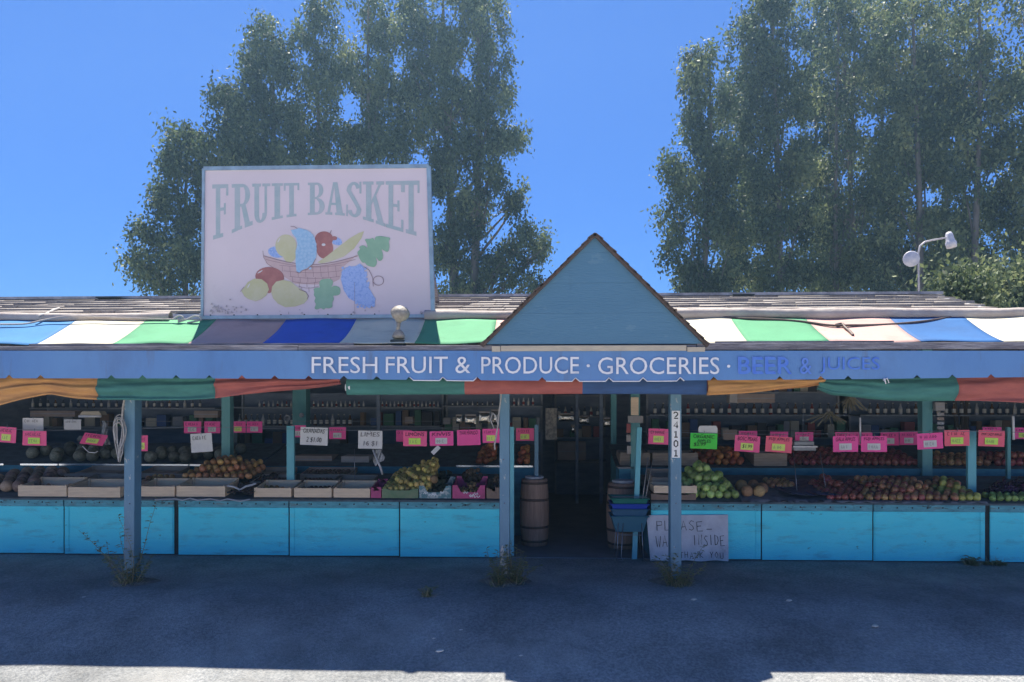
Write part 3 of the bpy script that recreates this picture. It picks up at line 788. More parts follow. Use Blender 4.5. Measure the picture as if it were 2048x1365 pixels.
G_ = {
 'F': [rc(.22, sf, .5, 1 - sf), rc(.05, 0, .68, sf), rc(.0, 1 - sf, 1, 1), rc(.86, .78, 1, 1 - sf), rc(.5, .5, .78, .56), rc(.72, .42, .84, .64)],
 'R': [rc(.14, sf, .40, 1 - sf), rc(0, 0, .5, sf), rc(0, 1 - sf, .55, 1), rc(.40, .50, .52, .56)] + arcs(.52, .75, .36, .25, .12, .19, -90, 90) + [[(.46, .50), (.66, .53), (.86, .1), (.62, .1)], rc(.62, 0, 1, .1)],
 'U': [rc(.12, .24, .38, 1 - sf), rc(.68, .24, .82, 1 - sf), rc(0, 1 - sf, .48, 1), rc(.56, 1 - sf, 1, 1)] + arcs(.47, .24, .35, .24, .09, .17, 180, 360),
 'I': [rc(.25, sf, .75, 1 - sf), rc(0, 0, 1, sf), rc(0, 1 - sf, 1, 1)],
 'T': [rc(.35, sf, .65, 1 - sf), rc(.18, 0, .82, sf), rc(0, 1 - sf, 1, 1), rc(0, .78, .12, 1 - sf), rc(.88, .78, 1, 1 - sf)],
 'B': [rc(.12, sf, .40, 1 - sf), rc(0, 0, .52, sf), rc(0, 1 - sf, .52, 1), rc(.40, .49, .52, .55)] + arcs(.52, .76, .38, .24, .13, .18, -90, 90) + arcs(.52, .26, .46, .26, .16, .19, -90, 90),
 'A': [[(.10, sf), (.24, sf), (.50, 1), (.40, 1)], [(.58, sf), (.90, sf), (.62, 1), (.44, 1)], rc(0, 0, .36, sf), rc(.50, 0, 1, sf), rc(.30, .30, .64, .37)],
 'S': arcs(.5, .74, .44, .26, .16, .18, 20, 180) + arcs(.52, .26, .44, .26, .16, .18, -160, 0) + [[(.06, .74), (.34, .74), (.96, .26), (.68, .26)], rc(.84, .68, .96, 1), rc(.04, 0, .14, .34)],
 'K': [rc(.14, sf, .38, 1 - sf), rc(0, 0, .48, sf), rc(0, 1 - sf, .48, 1), [(.38, .42), (.38, .52), (.70, 1 - sf), (.82, 1 - sf)], [(.44, .56), (.58, .68), (.92, sf), (.66, sf)], rc(.58, 0, 1, sf), rc(.6, 1 - sf, .95, 1)],
 'E': [rc(.16, sf, .42, 1 - sf), rc(0, 0, 1, sf), rc(0, 1 - sf, 1, 1), rc(.87, .78, 1, 1 - sf), rc(.87, sf, 1, .24), rc(.42, .47, .7, .53), rc(.66, .39, .78, .61)]}
for ch, x0, x1 in (('F', 152, 262), ('R', 285, 428), ('U', 425, 548), ('I', 558, 634), ('T', 640, 746), ('B', 804, 922), ('A', 924, 1056), ('S', 1062, 1174), ('K', 1180, 1332), ('E', 1336, 1456), ('T', 1452, 1566)):
    gl(x0, x1, G_[ch])
lb.build('lettering', mt, panel_)
# --- painted basket of fruit
def paint(name, m, polys):
    b = MB()
    for p in polys: spoly(b, p)
    return b.build(name, m, panel_)
m_bk = mat('painted_basket', (0.47, 0.345, 0.36), 0.7, (0.52, 0.39, 0.405), scale=10)
m_bl = mat('painted_line', (0.13, 0.08, 0.10), 0.7)
m_red = mat('painted_red', (0.30, 0.12, 0.12), 0.6, (0.40, 0.17, 0.16), scale=9, thr=(0.4, 0.7))
m_pyel = mat('painted_yellow', (0.46, 0.45, 0.26), 0.6, (0.52, 0.50, 0.36), scale=5)
m_pgr = mat('painted_green', (0.20, 0.36, 0.26), 0.6, (0.25, 0.42, 0.30), scale=8)
m_pbl = mat('painted_grape_blue', (0.20, 0.32, 0.66), 0.6, (0.33, 0.45, 0.74), scale=60, thr=(0.4, 0.6))
m_plb = mat('painted_light_blue', (0.24, 0.42, 0.64), 0.6, (0.32, 0.50, 0.70), scale=40)
m_hl = mat('painted_highlight', (0.60, 0.58, 0.62), 0.6)
paint('painted_grapes', m_pbl, [ell(595, 665, 62, 38, 8)]); paint('painted_grapes', m_pbl, [ell(1000, 590, 40, 26, 20)])
paint('painted_peach', m_pyel, [ell(655, 622, 72, 78), ell(680, 680, 45, 55)])
paint('painted_apple', m_red, [ell(915, 575, 62, 52), ell(920, 640, 58, 70), ell(985, 570, 20, 14)])
paint('painted_banana', m_pyel, [[(870, 735), (930, 695), (1000, 640), (1090, 570), (1150, 535), (1188, 522), (1170, 570), (1120, 640), (1050, 695), (960, 728), (900, 742)]])
bkt = [(505, 690)] + [(505 + 640 * t_ / 14, 690 + 68 * math.sin(math.pi * t_ / 14)) for t_ in range(1, 14)] + [(1145, 680), (1040, 770), (1020, 850), (960, 880), (850, 885), (720, 880), (640, 830), (560, 770), (520, 740)]
paint('painted_basket', m_bk, [bkt])
ln = MB()
def sline(pts, w=3.2):
    for a, c in zip(pts, pts[1:]):
        dx, dy = c[0] - a[0], c[1] - a[1]; l = math.hypot(dx, dy) or 1; nx, ny = -dy / l * w / 2, dx / l * w / 2
        spoly(ln, [(a[0] + nx, a[1] + ny), (a[0] - nx, a[1] - ny), (c[0] - nx, c[1] - ny), (c[0] + nx, c[1] + ny)])
arc_ = lambda y0, dip, xa=520, xb=1130: [(xa + (xb - xa) * t_ / 12, y0 + dip * math.sin(math.pi * t_ / 12)) for t_ in range(13)]
sline([(498, 655), (503, 700), (530, 745), (600, 790)]); sline(arc_(715, 48)); sline(arc_(690, 60, 505, 1145), 5)
for k, (y0, xa, xb) in enumerate(((762, 610, 1035), (800, 640, 1030), (838, 680, 1025), (872, 700, 900), (905, 740, 880))):
    sline(arc_(y0 - 8, 14, xa, xb), 2.6)
    n_ = int((xb - xa) / 52)
    for i in range(n_):
        x = xa + 20 + (i + (k % 2) * 0.5) * 52; sline([(x, y0 - 2), (x + 2, y0 + 34)], 2.6)
paint('painted_light_grapes', m_plb, [[(700, 540), (690, 515), (720, 510), (745, 500), (800, 515), (840, 545), (858, 590), (866, 640), (862, 700), (838, 745), (800, 775), (775, 785), (748, 806), (728, 795), (722, 740), (722, 660), (735, 610), (725, 570)]])
paint('painted_red_fruit', m_red, [ell(545, 835, 98, 68, 5), ell(540, 900, 30, 45)])
paint('painted_lemon', m_pyel, [[(352, 930), (372, 905), (395, 870), (440, 846), (490, 850), (528, 880), (540, 920), (522, 960), (490, 985), (450, 1000), (400, 985), (372, 965)]])
paint('painted_pear', m_pyel, [[(556, 940), (562, 900), (590, 866), (640, 855), (690, 866), (730, 900), (770, 925), (800, 950), (806, 985), (780, 1015), (720, 1035), (650, 1040), (600, 1015), (568, 980)]])
def lobed(pts, it=2):
    for _ in range(it):
        o = []
        for i_ in range(len(pts)):
            p, q = pts[i_], pts[(i_ + 1) % len(pts)]
            o += [(p[0] * .75 + q[0] * .25, p[1] * .75 + q[1] * .25), (p[0] * .25 + q[0] * .75, p[1] * .25 + q[1] * .75)]
        pts = o
    return pts
paint('painted_leaf', m_pgr, [lobed([(1150, 690), (1140, 665), (1165, 645), (1150, 630), (1185, 615), (1215, 640), (1205, 600), (1190, 575), (1235, 575), (1248, 565), (1262, 590), (1262, 560), (1300, 555), (1330, 560), (1372, 568), (1355, 590), (1362, 620), (1355, 665), (1330, 660), (1305, 640), (1318, 680), (1315, 718), (1290, 728), (1275, 705), (1268, 700), (1278, 740), (1262, 768), (1235, 765), (1205, 755), (1195, 735), (1178, 740), (1160, 715)], 1)])
paint('painted_leaf', m_pgr, [lobed([(850, 935), (842, 915), (870, 905), (888, 910), (882, 880), (890, 855), (915, 848), (950, 845), (978, 858), (975, 885), (965, 905), (990, 892), (1025, 905), (1028, 935), (1022, 955), (1000, 962), (975, 962), (985, 985), (970, 1010), (975, 1040), (950, 1050), (925, 1045), (915, 1060), (895, 1045), (868, 1058), (848, 1050), (862, 1020), (848, 1000), (860, 975), (845, 960)], 1)])
m_pbl2 = mat('painted_grape_pale', (0.29, 0.41, 0.73), 0.6)
m_bl2 = mat('painted_soft_line', (0.26, 0.18, 0.20), 0.7)
paint('painted_grape_bunch', m_pbl, [[(1030, 850), (1040, 790), (1080, 765), (1130, 760), (1160, 742), (1185, 765), (1200, 830), (1210, 890), (1235, 930), (1265, 985), (1262, 1035), (1225, 1048), (1190, 1030), (1140, 1010), (1085, 980), (1050, 925)]])
random.seed(3)
gb = MB(); 
for gy in range(775, 1045, 24):
    t_ = (gy - 750) / 290; xa = 1040 + 95 * max(0, t_ - .35) * 1.6; xb = 1195 + 72 * t_
    gx_ = xa + random.uniform(0, 12)
    while gx_ < xb:
        spoly(gb, ell(gx_ + random.uniform(-6, 6), gy + random.uniform(-8, 8), 9.5, 9.5, 0, 10)); gx_ += 26
gb.build('painted_grape_dots', m_pbl2, panel_)
gb = MB()
for gy in range(530, 780, 24):
    for gx_ in range(735, 860, 26):
        if (gx_ - 795) ** 2 / 62 ** 2 + (gy - 650) ** 2 / 140 ** 2 < 1: spoly(gb, ell(gx_ + random.uniform(-8, 8), gy + random.uniform(-7, 7), 9, 9, 0, 10))
gb.build('painted_grape_dots', mat('painted_pale_dots', (0.33, 0.50, 0.70), 0.6), panel_)
paint('painted_glint', m_hl, [ell(913, 615, 13, 9), ell(480, 800, 20, 4, -30), ell(608, 585, 18, 4, -60), ell(402, 895, 18, 4, -60)])
sline([(1190, 765), (1225, 790), (1248, 840), (1252, 900)], 4); sline([(1248, 868)] + ell(1287, 860, 36, 32, 180, 18) + [(1252, 868)], 4)
sline([(688, 492), (715, 493), (735, 505)], 4); sline([(958, 540), (966, 516)], 5); sline([(722, 800), (748, 808), (770, 790), (800, 785), (835, 755), (860, 710)], 4)
sline([(745, 920), (790, 935), (812, 965), (800, 985)], 4); sline([(345, 935), (372, 902)], 3); sline([(1125, 870), (1125, 1090)], 1.6)
ln.build('painted_outline', m_bl2, panel_)
st = MB()
random.seed(21)
for _ in range(60):
    x = random.choice((random.gauss(220, 60), random.gauss(220, 60), random.uniform(120, 1600))); y = 1085 - abs(random.gauss(0, 28)) - (max(0, 220 - x) * 0.25 * random.random())
    if 118 < x < 1600: spoly(st, ell(x, min(y, 1080), random.uniform(2, 9), random.uniform(2, 10), 0, 7, 0.3, 3))
st.build('dirt_stain', mat('sign_dirt', (0.44, 0.38, 0.42), 0.9, (0.34, 0.3, 0.33), scale=30), panel_)
b = MB()
for cx in range(140, 1640, 160):
    q = P(*cs(cx, 1096 - cx * 0.006), YS); b.lathe([(0, 0.006), (0.006, 0.004), (0.008, 0)], (q.x, YS - 0.0002, q.z), 6, axis=(0, -1, 0))
b.build('screw', m_dark, sign)

# ================================================================ ROLLED TARP under the shingles, cables
def tarp(x0, x1, label, seed, rr=0.045):
    b = MB(); b.sm = True
    def fn(u, v):
        x = x0 + (x1 - x0) * u; a = 2 * math.pi * v
        r_ = rr * (1 + 0.35 * noise.noise(Vector((x * 1.3 + seed, 0, 0))) + 0.14 * noise.noise(Vector((x * 5, math.cos(a), math.sin(a)))))
        return (x, 6.585 + 0.8 * r_ * math.cos(a), ZE - 0.035 + r_ * math.sin(a) * 0.9 + 0.012 * noise.noise(Vector((x * 0.9, seed, 2))))
    b.grid(fn, int((x1 - x0) * 14), 14); return tag(b.build('rolled_tarp', m_tarp), label, 'tarp')
tarp(-7.6, X(404, 7.2), 'pale rolled tarp tied along the roof edge left of the sign', 1)
tarp(X(870, 7.2), X(1035, 7.2), 'short pale rolled tarp between the sign and the gable', 5, 0.05)
tarp(X(1330, 7.2), 6.4, 'pale rolled tarp tied along the roof edge right of the gable', 8, 0.055)
def cable(name, pts, r, m, label, cat='cable', n=6, sub=6):
    V = [Vector(p) for p in pts]; o = []
    for i in range(len(V) - 1):
        p0, p1, p2, p3 = V[max(i - 1, 0)], V[i], V[i + 1], V[min(i + 2, len(V) - 1)]
        for k in range(sub):
            t_ = k / sub; o.append(0.5 * ((2 * p1) + (p2 - p0) * t_ + (2 * p0 - 5 * p1 + 4 * p2 - p3) * t_ * t_ + (3 * p1 - p0 - 3 * p2 + p3) * t_ ** 3))
    o.append(V[-1]); b = MB(); b.tube(o, r, n); return tag(b.build(name, m), label, cat)
Ya = 6.4
def AP(px, py, up=0.0):
    y = 6.0 + (688 - py) / 51 * 0.56 - 0.03
    return P(px, py - up, y)
cable('roof_cable', [AP(px, py) for px, py in ((1400, 622), (1430, 632), (1480, 637), (1540, 639), (1600, 643), (1660, 651), (1700, 651), (1760, 650), (1830, 645), (1900, 635), (1950, 622), (1990, 624))], 0.011, m_cable,
      'dark cable sagging across the right striped awning')
cable('roof_rope', [AP(1672, 650), AP(1684, 648), AP(1690, 655), AP(1700, 664), AP(1706, 671)], 0.012, m_cable, 'frayed brown rope end hanging on the pink stripe', 'rope')
cable('roof_rope', [P(0, 649, 6.42), P(50, 648, 6.43), P(100, 638, 6.5), P(150, 633, 6.5), P(300, 638, 6.5), P(400, 640, 6.5)], 0.008, m_tarp, 'pale cord lying along the roof edge over the left awning', 'rope')
cable('roof_rope', [P(75, 633, 6.5), P(95, 627, 6.62), P(108, 620, 6.85), P(118, 617, 7.1)], 0.012, m_rope, 'white rope end lying on the shakes near the left edge', 'rope')
cable('roof_rope', [P(345, 640, 6.5), P(358, 632, 6.5), P(366, 636, 6.5), P(356, 644, 6.5), P(372, 640, 6.5), P(392, 632, 6.5), P(402, 640, 6.5), P(375, 646, 6.5)], 0.008, m_rope, 'knotted white rope beside the lower left corner of the sign', 'rope')

# ================================================================ LAMPS
fl = thing('gooseneck_floodlight', 'weathered grey dome floodlight on the canopy edge below the sign', 'floodlight', P(797, 690, 6.1))
b = MB(); c = P(800, 629, 6.1); ax = Vector((0.25, -0.3, 0.9))
b.lathe([(0.02, -0.07), (0.03, -0.055), (0.055, -0.038), (0.076, -0.005), (0.078, 0.012), (0.07, 0.036), (0.048, 0.058), (0.02, 0.070), (0, 0.072)], c, 28, axis=ax, wob=lambda t, h: 1 + (0.05 if h > 0 else 0.02) * math.cos(14 * t))
m_lamp = mat('lamp_shell', (0.36, 0.33, 0.28), 0.6, (0.2, 0.18, 0.16), scale=22, bump=0.5)
b.build('lamp_head', m_lamp, fl)
b = MB(); b.tube([c - ax.normalized() * 0.06, P(797, 652, 6.1), P(795, 664, 6.09)], [0.022, 0.016, 0.014], 12); b.lathe([(0.05, -0.02), (0.055, 0), (0.04, 0.03), (0.02, 0.05)], P(797, 672, 6.1), 14); b.build('neck', m_lamp, fl)
b = MB(); q = P(796, 687, 6.06); b.box((q.x - 0.06, 6.03, q.z - 0.02), (q.x + 0.055, 6.15, q.z + 0.028)); b.build('junction_box', m_dark, fl, bevel=0.006)

YP = 8.95
pl = thing('twin_roof_lamp', 'white pole with two floodlights on the right end of the roof', 'floodlight', P(1838, 592, YP))
pts = [P(1838, 596, YP), P(1837, 540, YP), P(1837, 505, YP), P(1840, 492, YP), P(1850, 484, YP), P(1868, 480, YP), P(1892, 476, YP)]
m_wp = mat('pole_white', (0.55, 0.53, 0.55), 0.5, (0.35, 0.33, 0.35), scale=12)
b = MB(); b.tube(pts, 0.010, 10); b.tube([P(1837, 513, YP), P(1832, 515, YP)], 0.009, 8); b.build('pole', m_wp, pl)
b = MB(); c = P(1901, 483, YP)
b.lathe([(0.028, 0.11), (0.04, 0.085), (0.045, 0.03), (0.05, -0.0), (0.062, -0.02), (0.055, -0.075), (0.0, -0.08)], c, 16, axis=Vector((-0.12, 0.15, 1))); b.build('lamp_head', mat('lamp_white', (0.62, 0.60, 0.62), 0.5, (0.4, 0.42, 0.5), scale=20), pl)
b = MB(); c = P(1823, 518, YP)
b.lathe([(0.0, -0.004), (0.085, 0.0), (0.093, 0.01), (0.09, 0.025), (0.05, 0.05), (0.02, 0.06)], c, 22, axis=Vector((0.2, 0.95, 0.1))); b.build('lamp_head', MATS['lamp_white'], pl)
# ================================================================ COUNTERS
YC = 7.62
CH = 0.60
def bedz(Y): return CH - 0.004 + 0.16 * (Y - YC) / 1.1        # slanted display bed
def counter(name, label, x0, x1, bounds, wide=()):
    t = thing(name, label, 'produce counter', ((x0 + x1) / 2, YC, 0))
    bs = [x0] + bounds + [x1]
    for i in range(len(bs) - 1):
        a = bs[i] + ((0.026 if any(abs(bs[i] - w) < .01 for w in wide) else 0.007) if i else 0); c = bs[i + 1] - (0.024 if any(abs(bs[i + 1] - w) < .01 for w in wide) else 0.007)
        b = MB(); dz = 0.012 * math.sin(i * 3.3)
        b.add([(a, YC, 0.006), (c, YC, 0.012 + dz * 0.3), (c, YC + 0.016, 0.012), (a, YC + 0.016, 0.006), (a, YC, 0.505), (c, YC, 0.505), (c, YC + 0.016, 0.505), (a, YC + 0.016, 0.505)],
              [(0, 3, 2, 1), (4, 5, 6, 7), (0, 1, 5, 4), (1, 2, 6, 5), (2, 3, 7, 6), (3, 0, 4, 7)])
        b.build('front_panel', m_panel, t, bevel=0.002)
        b = MB(); b.box((a, YC - 0.006, 0.507), (c, YC + 0.016, CH - 0.008)); b.build('trim_board', m_trimb, t, bevel=0.002)
        k = a + 0.08
        while k < c - 0.02 and c > X(-60, YC) and a < X(2110, YC):
            b = MB(); b.lathe([(0, 0.005), (0.006, 0.003), (0.009, 0)], (k, YC - 0.0062, 0.548 + 0.003 * math.sin(k * 40)), 6, axis=(0, -1, 0)); b.build('rivet', m_dark, t); k += 0.15
        for e in ((a + 0.012, a + 0.05), (c - 0.05, c - 0.012)):
            if i % 2 == 0 and c - a > 0.6:
                b = MB(); b.box((e[0], YC - 0.008, 0.02), (e[1], YC - 0.0005, 0.503)); b.build('batten', m_panel, t, bevel=0.001)
    b = MB(); b.box((x0, YC + 0.02, 0.004), (x1, YC + 0.05, CH - 0.01)); b.build('backing_board', m_dark, t)
    b = MB()
    b.add([(x0, YC - 0.01, CH - 0.006), (x1, YC - 0.01, CH - 0.006), (x1, 8.72, bedz(8.72)), (x0, 8.72, bedz(8.72)),
           (x0, YC - 0.01, CH - 0.026), (x1, YC - 0.01, CH - 0.026), (x1, 8.72, bedz(8.72) - 0.02), (x0, 8.72, bedz(8.72) - 0.02)],
          [(0, 1, 2, 3), (7, 6, 5, 4), (0, 4, 5, 1), (1, 5, 6, 2), (2, 6, 7, 3), (3, 7, 4, 0)])
    b.build('display_bed', m_bed, t)
    for xe in (x0, x1 - 0.015):
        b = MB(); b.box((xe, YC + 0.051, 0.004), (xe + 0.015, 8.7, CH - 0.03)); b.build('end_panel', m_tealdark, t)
    return t
m_bed = mat('bed_board', (0.10, 0.14, 0.17), 0.85, (0.06, 0.08, 0.10), scale=8, bump=0.3)
XB = lambda px: X(px, YC)
cl = counter('produce_counter', 'long turquoise plywood produce counter left of the entrance', XB(-330), XB(1000), [XB(p) for p in (-95, 128, 352, 578, 799)], (XB(352),))
cr = counter('produce_counter', 'long turquoise plywood produce counter right of the entrance', XB(1302), XB(2420), [XB(p) for p in (1523, 1746, 1975, 2200)], (XB(1975),))
for px in (352, 1975):
    pass
# second display tier
Y2 = 8.86
T2 = 0.83
def bed2(Y): return T2 + 0.20 * (Y - Y2) / 1.0
def tier(label, x0, x1, edges, z=T2):
    t = thing('display_tier', label, 'display stand', ((x0 + x1) / 2, Y2, 0))
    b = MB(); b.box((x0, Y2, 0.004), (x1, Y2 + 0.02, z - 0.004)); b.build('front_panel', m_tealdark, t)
    b = MB()
    b.add([(x0, Y2 - 0.02, z), (x1, Y2 - 0.02, z), (x1, 9.9, bed2(9.9)), (x0, 9.9, bed2(9.9)), (x0, Y2 - 0.02, z - 0.02 + .018), (x1, Y2 - 0.02, z - 0.002), (x1, 9.9, bed2(9.9) - 0.02), (x0, 9.9, bed2(9.9) - 0.02)],
          [(0, 1, 2, 3), (7, 6, 5, 4), (0, 4, 5, 1), (1, 5, 6, 2), (2, 6, 7, 3), (3, 7, 4, 0)])
    b.build('display_bed', m_bed, t)
    for a, c in edges:
        b = MB(); b.box((X(a, Y2), Y2 - 0.045, z - 0.006), (X(c, Y2), Y2 - 0.021, z + 0.020)); b.build('metal_edging', m_alu, t, bevel=0.003)
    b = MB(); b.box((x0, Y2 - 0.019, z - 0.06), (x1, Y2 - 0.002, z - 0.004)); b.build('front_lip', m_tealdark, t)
    return t
tier('rear turquoise tier behind the left counter with bright aluminium edging', X(-300, Y2), X(512, Y2), [(-300, 12), (45, 120), (122, 260), (262, 380), (382, 510)])
tier('rear dark blue tier behind the pear pile and cartons in the left bay', X(520, Y2), X(1068, Y2), [(912, 1066)])
tier('rear turquoise tier heaped with oranges and apples behind the right counter', X(1232, Y2), X(2450, Y2), [])

# short teal slats that carry the string of cards
def slat(px0, px1, Y, py_top, z0, label, lean=0.0, m=None):
    a = X(px0, Y); c = X(px1, Y); zt = Z(py_top, Y, (px0 + px1) / 2)
    b = MB(); b.add([(a - lean, Y, z0), (c - lean, Y, z0), (c - lean, Y + 0.04, z0), (a - lean, Y + 0.04, z0), (a, Y, zt), (c, Y, zt), (c, Y + 0.04, zt), (a, Y + 0.04, zt)],
        [(0, 3, 2, 1), (4, 5, 6, 7), (0, 1, 5, 4), (1, 2, 6, 5), (2, 3, 7, 6), (3, 0, 4, 7)])
    return tag(b.build('timber_stake', m or m_teal, bevel=0.003), label, 'slat')
slat(573, 588, 8.02, 852, bedz(8.02) + .001, 'bright teal slat standing between the crates in the left bay')
slat(1936, 1953, 8.02, 862, bedz(8.02) + .001, 'bright teal slat standing among apples in the right bay')
slat(1019, 1028, 7.70, 854, 0.004, 'narrow teal slat just right of the peeling entrance post')
slat(1274, 1284, 7.60, 855, 0.004, 'leaning teal slat beside the stacked shopping baskets', lean=0.05)
slat(1069, 1077, 8.3, 850, 0.004, 'thin dark blue slat behind the left barrel', m=m_post)
slat(2015, 2022, 8.6, 855, bedz(8.6), 'thin dark teal slat near the right edge of the photo', m=m_post_teal)

# ================================================================ CRATES
def crate_build(x0, x1, y0, y1, h, m, label, z0=None, cat='crate', name='wooden_crate'):
    """open wooden flat resting on the slanted bed"""
    sl = 0.16 / 1.1
    zf = (bedz(y0) if z0 is None else z0) + 0.003
    t = thing(name, label, cat, ((x0 + x1) / 2, y0, zf))
    def bx(xa, ya, za, xb, yb, zb):
        p = []
        for z_, in ((za,), (zb,)):
            for x_, y_ in ((xa, ya), (xb, ya), (xb, yb), (xa, yb)): p.append((x_, y_, zf + (y_ - y0) * (sl if z0 is None else 0) + z_))
        return p, [(0, 3, 2, 1), (4, 5, 6, 7), (0, 1, 5, 4), (1, 2, 6, 5), (2, 3, 7, 6), (3, 0, 4, 7)]
    b = MB(); b.add(*bx(x0, y0, 0, x1, y0 + 0.012, h)); b.build('front_board', m, t)
    b = MB(); b.add(*bx(x0, y1 - 0.012, 0, x1, y1, h)); b.build('back_board', m, t)
    for xa in (x0, x1 - 0.012):
        b = MB(); b.add(*bx(xa, y0 + 0.0125, 0, xa + 0.012, y1 - 0.0125, h * 0.92)); b.build('side_board', m, t)
    b = MB(); n = 5; w = (x1 - x0 - 0.03) / n
    for i in range(n): b.add(*bx(x0 + 0.014 + i * w, y0 + 0.0125, 0.004, x0 + 0.014 + (i + 0.92) * w, y1 - 0.0125, 0.010))
    b.build('bottom_slats', m, t)
    for xa in (x0 + 0.013, x1 - 0.031):
        for ya in (y0 + 0.013, y1 - 0.031):
            b = MB(); b.add(*bx(xa, ya, 0.011, xa + 0.018, ya + 0.018, h * 1.05)); b.build('corner_block', m, t)
    return t
cr_g = 'wooden produce flats on the left counter'
def cpx(p0, p1, Y0, d, h, m, label): 
    t = crate_build(X(p0, Y0), X(p1, Y0), Y0, Y0 + d, h, m, label); t['group'] = cr_g; return t
cpx(36, 133, 7.66, 0.36, 0.115, m_wood, 'pale wooden flat at the front edge, leftmost of the row')
cpx(136, 240, 7.635, 0.36, 0.105, m_wood, 'pale wooden flat at the front edge just left of the rope post')
cpx(274, 349, 7.68, 0.36, 0.105, m_wood, 'pale wooden flat at the front edge just right of the rope post')
cpx(353, 450, 7.68, 0.36, 0.11, m_wood, 'pale wooden flat at the front edge beside the crumpled black plastic')
cpx(508, 582, 7.68, 0.34, 0.095, m_wood, 'pale wooden flat at the front edge just below the teal slat')
cpx(588, 663, 7.68, 0.34, 0.095, m_wood, 'pale wooden flat at the front edge, second from the green carton')
cpx(667, 740, 7.68, 0.34, 0.095, m_wood, 'pale wooden flat at the front edge next to the green carton')
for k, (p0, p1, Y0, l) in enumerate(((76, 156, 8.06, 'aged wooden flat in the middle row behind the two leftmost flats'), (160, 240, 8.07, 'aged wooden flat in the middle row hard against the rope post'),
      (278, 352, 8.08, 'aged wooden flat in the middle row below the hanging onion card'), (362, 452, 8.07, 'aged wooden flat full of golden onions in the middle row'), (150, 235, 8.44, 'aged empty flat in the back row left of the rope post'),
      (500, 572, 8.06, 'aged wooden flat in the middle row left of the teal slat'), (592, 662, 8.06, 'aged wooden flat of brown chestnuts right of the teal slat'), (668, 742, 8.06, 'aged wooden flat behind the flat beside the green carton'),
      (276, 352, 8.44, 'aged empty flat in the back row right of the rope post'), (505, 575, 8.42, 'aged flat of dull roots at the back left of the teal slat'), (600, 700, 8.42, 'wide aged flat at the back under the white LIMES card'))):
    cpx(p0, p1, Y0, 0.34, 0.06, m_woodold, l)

m_cgreen = mat('carton_green', (0.12, 0.22, 0.12), 0.8, (0.22, 0.26, 0.16), scale=14, bump=0.2)
m_cwhite = mat('carton_white', (0.40, 0.45, 0.46), 0.7, (0.10, 0.22, 0.26), scale=22, thr=(0.45, 0.52))
m_cpink = mat('carton_pink', (0.55, 0.08, 0.24), 0.7, (0.35, 0.06, 0.16), scale=10)
m_cbrown = mat('carton_brown', (0.26, 0.18, 0.14), 0.85, (0.20, 0.14, 0.11), scale=10)
def carton(px0, px1, Y0, d, h, m, label, dip=0.45, mark=None, z0=None):
    x0, x1, y1 = X(px0, Y0), X(px1, Y0), Y0 + d
    zf = (bedz(Y0) if z0 is None else z0) + 0.003
    t = thing('produce_carton', label, 'carton', ((x0 + x1) / 2, Y0, zf))
    w = x1 - x0
    prof = [(0, 0), (w, 0), (w, h * 1.15), (w - 0.05, h * 1.15), (w - 0.09, h * (1 - dip * 0.5)), (0.09, h * (1 - dip * 0.5)), (0.05, h * 1.15), (0, h * 1.15)]
    b = MB(); b.prism(prof, (x0, Y0, zf), (1, 0, 0), (0, 0, 1), 0.005); fb = b.build('front_panel', m, t)
    b = MB(); b.prism(prof, (x0, y1 - 0.005, zf + 0.145 * d), (1, 0, 0), (0, 0, 1), 0.005); b.build('back_panel', m, t)
    for xa in (x0, x1 - 0.005):
        b = MB(); b.add([(xa, Y0 + .0055, zf), (xa + .005, Y0 + .0055, zf), (xa + .005, y1 - .0055, zf + .145 * d), (xa, y1 - .0055, zf + .145 * d)] +
                        [(xa, Y0 + .0055, zf + h), (xa + .005, Y0 + .0055, zf + h), (xa + .005, y1 - .0055, zf + .145 * d + h), (xa, y1 - .0055, zf + .145 * d + h)],
                        [(0, 3, 2, 1), (4, 5, 6, 7), (0, 1, 5, 4), (1, 2, 6, 5), (2, 3, 7, 6), (3, 0, 4, 7)])
        b.build('side_panel', m, t)
    b = MB(); b.add([(x0 + .006, Y0 + .006, zf + .003), (x1 - .006, Y0 + .006, zf + .003), (x1 - .006, y1 - .006, zf + .145 * d + .003), (x0 + .006, y1 - .006, zf + .145 * d + .003)], [(0, 1, 2, 3)])
    b.build('bottom_panel', m_cbrown, t)
    if mark:
        b = MB(); random.seed(int(px0))
        for k in range(mark[1]):
            cx = random.uniform(0.07, w - 0.07); cz = random.uniform(h * 0.15, h * 0.55); l = random.uniform(0.03, 0.07)
            pen(b, [(cx + l * (i / 6 - .5), cz + 0.012 * math.sin(i * 2.1 + k)) for i in range(7)], (x0, Y0 - 0.0012 - 0.0003 * k, zf), (1, 0, 0), (0, 0, 1), 0.008)
        b.build('printed_squiggles', mark[0], fb)
    return t
m_wpr = mat('print_white', (0.70, 0.72, 0.74), 0.6); m_gpr = mat('print_gold', (0.5, 0.33, 0.12), 0.6)
carton(742, 762, 7.67, 0.34, 0.10, m_cpink, 'narrow faded pink and brown carton beside the green carton')
carton(764, 836, 7.67, 0.38, 0.085, m_cgreen, 'olive green carton holding a heap of small yellow citrus', 0.1)
carton(838, 902, 7.67, 0.38, 0.115, m_cwhite, 'white and teal patterned carton holding dark avocados', 0.9, (m_wpr, 6))
carton(905, 970, 7.67, 0.38, 0.12, m_cpink, 'bright pink carton with white print holding brown kiwis', 0.9, (m_wpr, 5))
carton(973, 1000, 7.67, 0.36, 0.10, m_cbrown, 'brown carton of dark roots half hidden by the entrance post')
carton(1302, 1392, 7.66, 0.36, 0.055, m_cbrown, 'low dark brown flat under the pale crate right of the entrance', 0.1)
